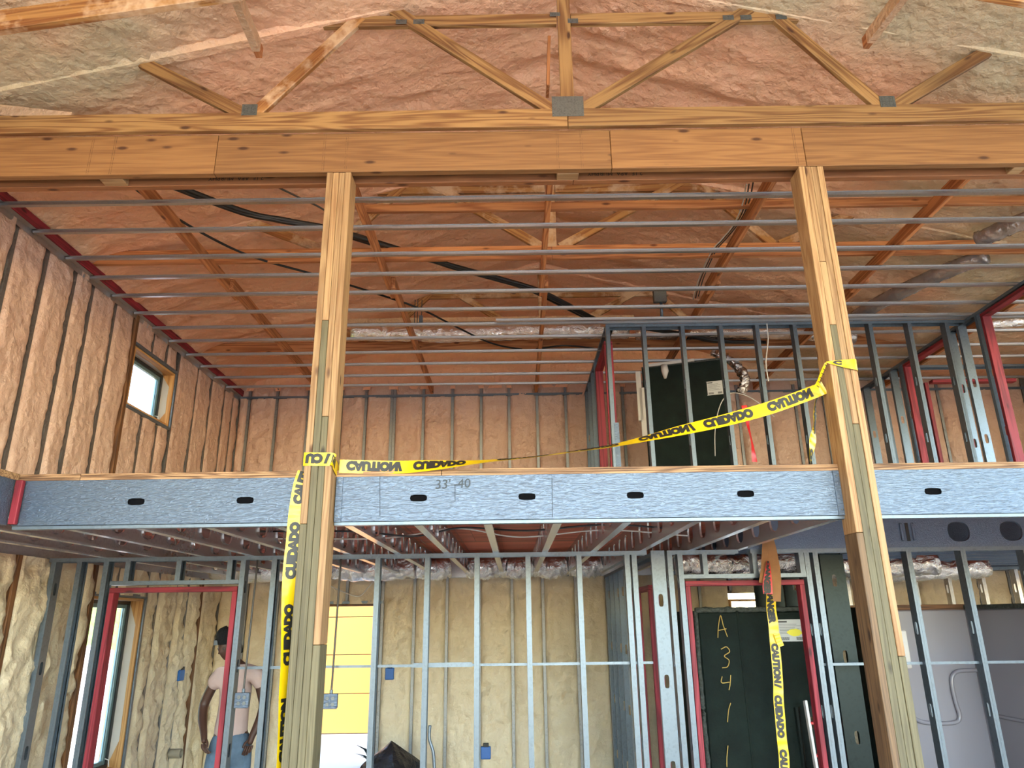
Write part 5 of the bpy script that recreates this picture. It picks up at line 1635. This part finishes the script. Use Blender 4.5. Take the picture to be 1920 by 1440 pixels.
ribbon('strip', [(2.111, 6.070, 2.463), (2.116, 6.070, 2.325), (2.117, 6.070, 2.156), (2.105, 6.070, 1.958)], [(1, 0, 0), (1, -0.3, 0), (1, -0.1, 0), (1, 0, 0)], 0.08, M['kraft'], t, widths=[0.055, 0.075, 0.085, 0.06])

# ================================================================== PERSON
def skin_body(name, joints, edges, mat, parent, sub=2, root=0):
    """One continuous surface grown round a skeleton. joints: {key: (x, y, z, r[, r2])} in world coordinates."""
    keys = list(joints)
    off = Vector(parent.location)
    me = bpy.data.meshes.new(name)
    me.from_pydata([Vector(joints[k][:3]) - off for k in keys], [(keys.index(a), keys.index(b_)) for a, b_ in edges], [])
    o = bpy.data.objects.new(name, me)
    COL.objects.link(o)
    md = o.modifiers.new('skin', 'SKIN')
    md.use_smooth_shade = True
    for i, k in enumerate(keys):
        sv_ = me.skin_vertices[0].data[i]
        r = joints[k][3]
        sv_.radius = (r, joints[k][4] if len(joints[k]) > 4 else r)
        sv_.use_root = (i == root)
    s = o.modifiers.new('sub', 'SUBSURF')
    s.levels = sub
    s.render_levels = sub
    bpy.context.view_layer.update()
    dg = bpy.context.evaluated_depsgraph_get()
    nm = bpy.data.meshes.new_from_object(o.evaluated_get(dg))
    nm.name = name
    bpy.data.objects.remove(o)
    nm.materials.clear()
    nm.materials.append(mat)
    nm.polygons.foreach_set('use_smooth', [True] * len(nm.polygons))
    return link(name, nm, parent)

PX, PY = -2.46, 6.86
who = thing('person', 'person in a pale t-shirt, blue jeans and black knit cap, looking down', 'person', (PX, PY, 0))
hd = Vector((PX - 0.085, PY - 0.05, 1.652))
J = {
    'pelvis': (PX + 0.0, PY, 0.98, 0.10, 0.08), 'waist': (PX, PY, 1.12, 0.09, 0.07), 'chest': (PX, PY + 0.01, 1.31, 0.11, 0.075), 'collar': (PX - 0.005, PY + 0.015, 1.44, 0.075, 0.055),
    'neck': (PX - 0.040, PY - 0.015, 1.52, 0.054), 'skull': (PX - 0.075, PY - 0.035, 1.60, 0.056),
    'sl': (PX - 0.175, PY + 0.01, 1.415, 0.050), 'el': (PX - 0.285, PY + 0.04, 1.17, 0.043), 'fl': (PX - 0.255, PY - 0.03, 1.06, 0.042), 'wl': (PX - 0.185, PY - 0.13, 0.945, 0.029), 'hl': (PX - 0.165, PY - 0.155, 0.885, 0.036, 0.022),
    'sr': (PX + 0.175, PY + 0.02, 1.415, 0.050), 'er': (PX + 0.245, PY + 0.05, 1.16, 0.043), 'fr': (PX + 0.235, PY + 0.0, 1.05, 0.040), 'wr': (PX + 0.20, PY - 0.06, 0.93, 0.029), 'hr': (PX + 0.19, PY - 0.08, 0.86, 0.034, 0.022),
    'kl': (PX - 0.13, PY - 0.01, 0.52, 0.062), 'al': (PX - 0.14, PY + 0.03, 0.10, 0.045), 'tl': (PX - 0.15, PY - 0.13, 0.04, 0.040, 0.03),
    'kr': (PX + 0.11, PY - 0.01, 0.52, 0.062), 'ar': (PX + 0.12, PY + 0.03, 0.10, 0.045), 'tr': (PX + 0.13, PY - 0.13, 0.04, 0.040, 0.03),
    'gl': (PX - 0.095, PY, 0.86, 0.09), 'gr': (PX + 0.09, PY, 0.86, 0.09)}
E_ = [('pelvis', 'waist'), ('waist', 'chest'), ('chest', 'collar'), ('collar', 'neck'), ('neck', 'skull'), ('collar', 'sl'), ('sl', 'el'), ('el', 'fl'), ('fl', 'wl'), ('wl', 'hl'), ('collar', 'sr'), ('sr', 'er'), ('er', 'fr'), ('fr', 'wr'), ('wr', 'hr'),
      ('pelvis', 'gl'), ('gl', 'kl'), ('kl', 'al'), ('al', 'tl'), ('pelvis', 'gr'), ('gr', 'kr'), ('kr', 'ar'), ('ar', 'tr')]
skin_body('body', J, E_, M['skin'], who)
# fingers rooted in the palms
for hk, sx in (('hl', -1), ('hr', 1)):
    h = Vector(J[hk][:3]); w = Vector(J[{'hl': 'wl', 'hr': 'wr'}[hk]][:3])
    d = (h - w).normalized()
    side = Vector((0.9, 0.35 * sx, 0)).normalized()
    palm = Vector((0, -1, 0.1))
    for k, L in enumerate((0.070, 0.078, 0.073, 0.058)):
        a = h + side * (0.026 - 0.0175 * k) * (-sx)
        jt = {'a': (*a, 0.0095), 'b': (*(a + d * L * 0.55 + Vector((0, -0.004, 0))), 0.009), 'c': (*(a + d * L * 0.9 + Vector((0.012 * -sx, 0.012, -0.006))), 0.008), 'd': (*(a + d * L * 1.05 + Vector((0.02 * -sx, 0.03, 0.0))), 0.007)}
        skin_body('finger', jt, [('a', 'b'), ('b', 'c'), ('c', 'd')], M['skin'], who, 1)
    a = w.lerp(h, 0.4)
    o1 = side * 0.03 * (-sx)
    jt = {'a': (*(a + o1 * 0.6), 0.012), 'b': (*(a + o1 * 1.3 + d * 0.03 + palm * 0.01), 0.011), 'c': (*(a + o1 * 1.4 + d * 0.065 + palm * 0.015), 0.009)}
    skin_body('thumb', jt, [('a', 'b'), ('b', 'c')], M['skin'], who, 1)
# head: shaped skull, brow, nose, lips, ears
Rh = Matrix.Rotation(radians(-24), 3, 'Z') @ Matrix.Rotation(radians(14), 3, 'X')
def head_pts():
    vs, fs = [], []
    nu, nv = 32, 26
    for j in range(nv + 1):
        th = pi * j / nv
        for i in range(nu):
            ph = 2 * pi * i / nu
            x, y, z = sin(th) * sin(ph), -sin(th) * cos(ph), cos(th)
            X_, Y_, Z_ = x * 0.076, y * 0.098, z * 0.118
            front = max(0.0, -y)
            if z < -0.1:                         # jaw
                k = min(1, (-z - 0.1) / 0.9)
                X_ *= 1 - 0.34 * k
                Y_ = Y_ * (1 - 0.16 * k) - 0.012 * k * front
            g = lambda cx, cz, s: math.exp(-((x - cx) ** 2 + (z - cz) ** 2) / s)
            if y < 0:
                Y_ -= 0.030 * g(0, -0.22, 0.012) + 0.014 * g(0, 0.0, 0.02)      # nose and bridge
                Y_ -= 0.008 * g(-0.33, 0.16, 0.03) + 0.008 * g(0.33, 0.16, 0.03)  # brows
                Y_ += 0.012 * g(-0.33, 0.0, 0.02) + 0.012 * g(0.33, 0.0, 0.02)    # eye sockets
                Y_ -= 0.010 * g(0, -0.52, 0.02) + 0.008 * g(0, -0.9, 0.05)        # lips, chin
                Y_ += 0.006 * g(0, -0.58, 0.002)
            vs.append(hd + Rh @ Vector((X_, Y_, Z_)))
    for j in range(nv):
        for i in range(nu):
            i2 = (i + 1) % nu
            fs.append((j * nu + i, (j + 1) * nu + i, (j + 1) * nu + i2, j * nu + i2))
    return vs, fs
shape('head', MB().add(*head_pts()), M['skin'], who, True)
for s in (-1, 1):
    c = hd + Rh @ Vector((0.030 * s, -0.083, 0.004))
    b = MB()
    vs = [c + Vector((0.011 * sin(a) * cos(q), 0.011 * cos(a) * 0.8, 0.011 * sin(a) * sin(q))) for a in np.linspace(0.01, pi - 0.01, 9) for q in np.linspace(0, 2 * pi, 12, endpoint=False)]
    shape('eye', b.add(vs, [(i * 12 + k, i * 12 + (k + 1) % 12, (i + 1) * 12 + (k + 1) % 12, (i + 1) * 12 + k) for i in range(8) for k in range(12)]), M['dark_wire'], who, True)
    c = hd + Rh @ Vector((0.077 * s, 0.008, -0.012))
    vs = [c + Rh @ Vector((0.012 * s * cos(a) * 0.6, 0.020 * sin(a) * cos(q), 0.032 * sin(a) * sin(q))) for a in np.linspace(0.01, pi - 0.01, 9) for q in np.linspace(0, 2 * pi, 12, endpoint=False)]
    shape('ear', MB().add(vs, [(i * 12 + k, i * 12 + (k + 1) % 12, (i + 1) * 12 + (k + 1) % 12, (i + 1) * 12 + k) for i in range(8) for k in range(12)]), M['skin'], who, True)
# knit cap with a turned-up band and side pad
vs, fs = [], []
nu = 30
rings = [(0.108, 0.030), (0.112, 0.038), (0.113, 0.075), (0.108, 0.082), (0.106, 0.10), (0.095, 0.135), (0.068, 0.158), (0.03, 0.168), (0.001, 0.17)]
for r, z in rings:
    for i in range(nu):
        ph = 2 * pi * i / nu
        k = 1 + 0.02 * sin(ph * 9)
        vs.append(hd + Rh @ Vector((r * 0.80 * k * sin(ph), -r * 0.98 * k * cos(ph), z + 0.012 * cos(ph))))
for j in range(len(rings) - 1):
    for i in range(nu):
        i2 = (i + 1) % nu
        fs.append((j * nu + i, j * nu + i2, (j + 1) * nu + i2, (j + 1) * nu + i))
cap = shape('knit_cap', MB().add(vs, fs), M['beanie'], who, True)
shape('cap_flap', crumple([hd + Rh @ Vector((0.085, 0.02, 0.03)), hd + Rh @ Vector((0.092, 0.03, -0.02)), hd + Rh @ Vector((0.085, 0.04, -0.06))], 0.03, 4, n=12, m=14), M['beanie'], who, True)
q0 = hd + Rh @ Vector((-0.030, -0.110, 0.062))
b = MB().box(q0.x - 0.018, q0.x + 0.016, q0.y - 0.006, q0.y + 0.01, q0.z - 0.022, q0.z + 0.022, 0.004)
pt = shape('cap_patch', b, M['grey_patch'], who)
# clothes grown over the same skeleton
sh = {k: J[k] for k in ('waist', 'chest', 'collar', 'sl', 'sr')}
SH = {'low': (PX - 0.005, PY - 0.012, 0.90, 0.155, 0.120), 'hem': (PX - 0.005, PY - 0.01, 0.985, 0.152, 0.120), 'belly': (PX, PY - 0.005, 1.10, 0.140, 0.112), 'chest': (PX, PY + 0.01, 1.31, 0.155, 0.118), 'collar': (PX - 0.005, PY + 0.015, 1.44, 0.108, 0.085), 'nk': (PX - 0.009, PY + 0.006, 1.485, 0.070, 0.065),
      'sl': (PX - 0.170, PY + 0.01, 1.415, 0.078), 'cl': (PX - 0.232, PY + 0.025, 1.295, 0.072, 0.070), 'sr': (PX + 0.170, PY + 0.02, 1.415, 0.078), 'cr': (PX + 0.225, PY + 0.035, 1.29, 0.072, 0.070)}
skin_body('tshirt', SH, [('low', 'hem'), ('hem', 'belly'), ('belly', 'chest'), ('chest', 'collar'), ('collar', 'nk'), ('collar', 'sl'), ('sl', 'cl'), ('collar', 'sr'), ('sr', 'cr')], M['shirt'], who)
JE = {'wst': (PX, PY, 1.00, 0.140, 0.110), 'hip': (PX, PY + 0.005, 0.92, 0.145, 0.118), 'gl': (PX - 0.100, PY, 0.82, 0.104), 'kl': (PX - 0.132, PY - 0.01, 0.52, 0.082), 'al': (PX - 0.142, PY + 0.025, 0.09, 0.074),
      'gr': (PX + 0.095, PY, 0.82, 0.104), 'kr': (PX + 0.112, PY - 0.01, 0.52, 0.082), 'ar': (PX + 0.122, PY + 0.025, 0.09, 0.074)}
skin_body('jeans', JE, [('wst', 'hip'), ('hip', 'gl'), ('gl', 'kl'), ('kl', 'al'), ('hip', 'gr'), ('gr', 'kr'), ('kr', 'ar')], M['jeans'], who)
for s, k in ((-1, 'tl'), (1, 'tr')):
    x, y, z = J[k][:3]
    shape('boot', crumple([(x, y + 0.18, 0.055), (x, y + 0.06, 0.055), (x, y - 0.06, 0.05)], 0.055, 70 + s, n=14, m=16, amp=0.08), M['belt'], who, True)
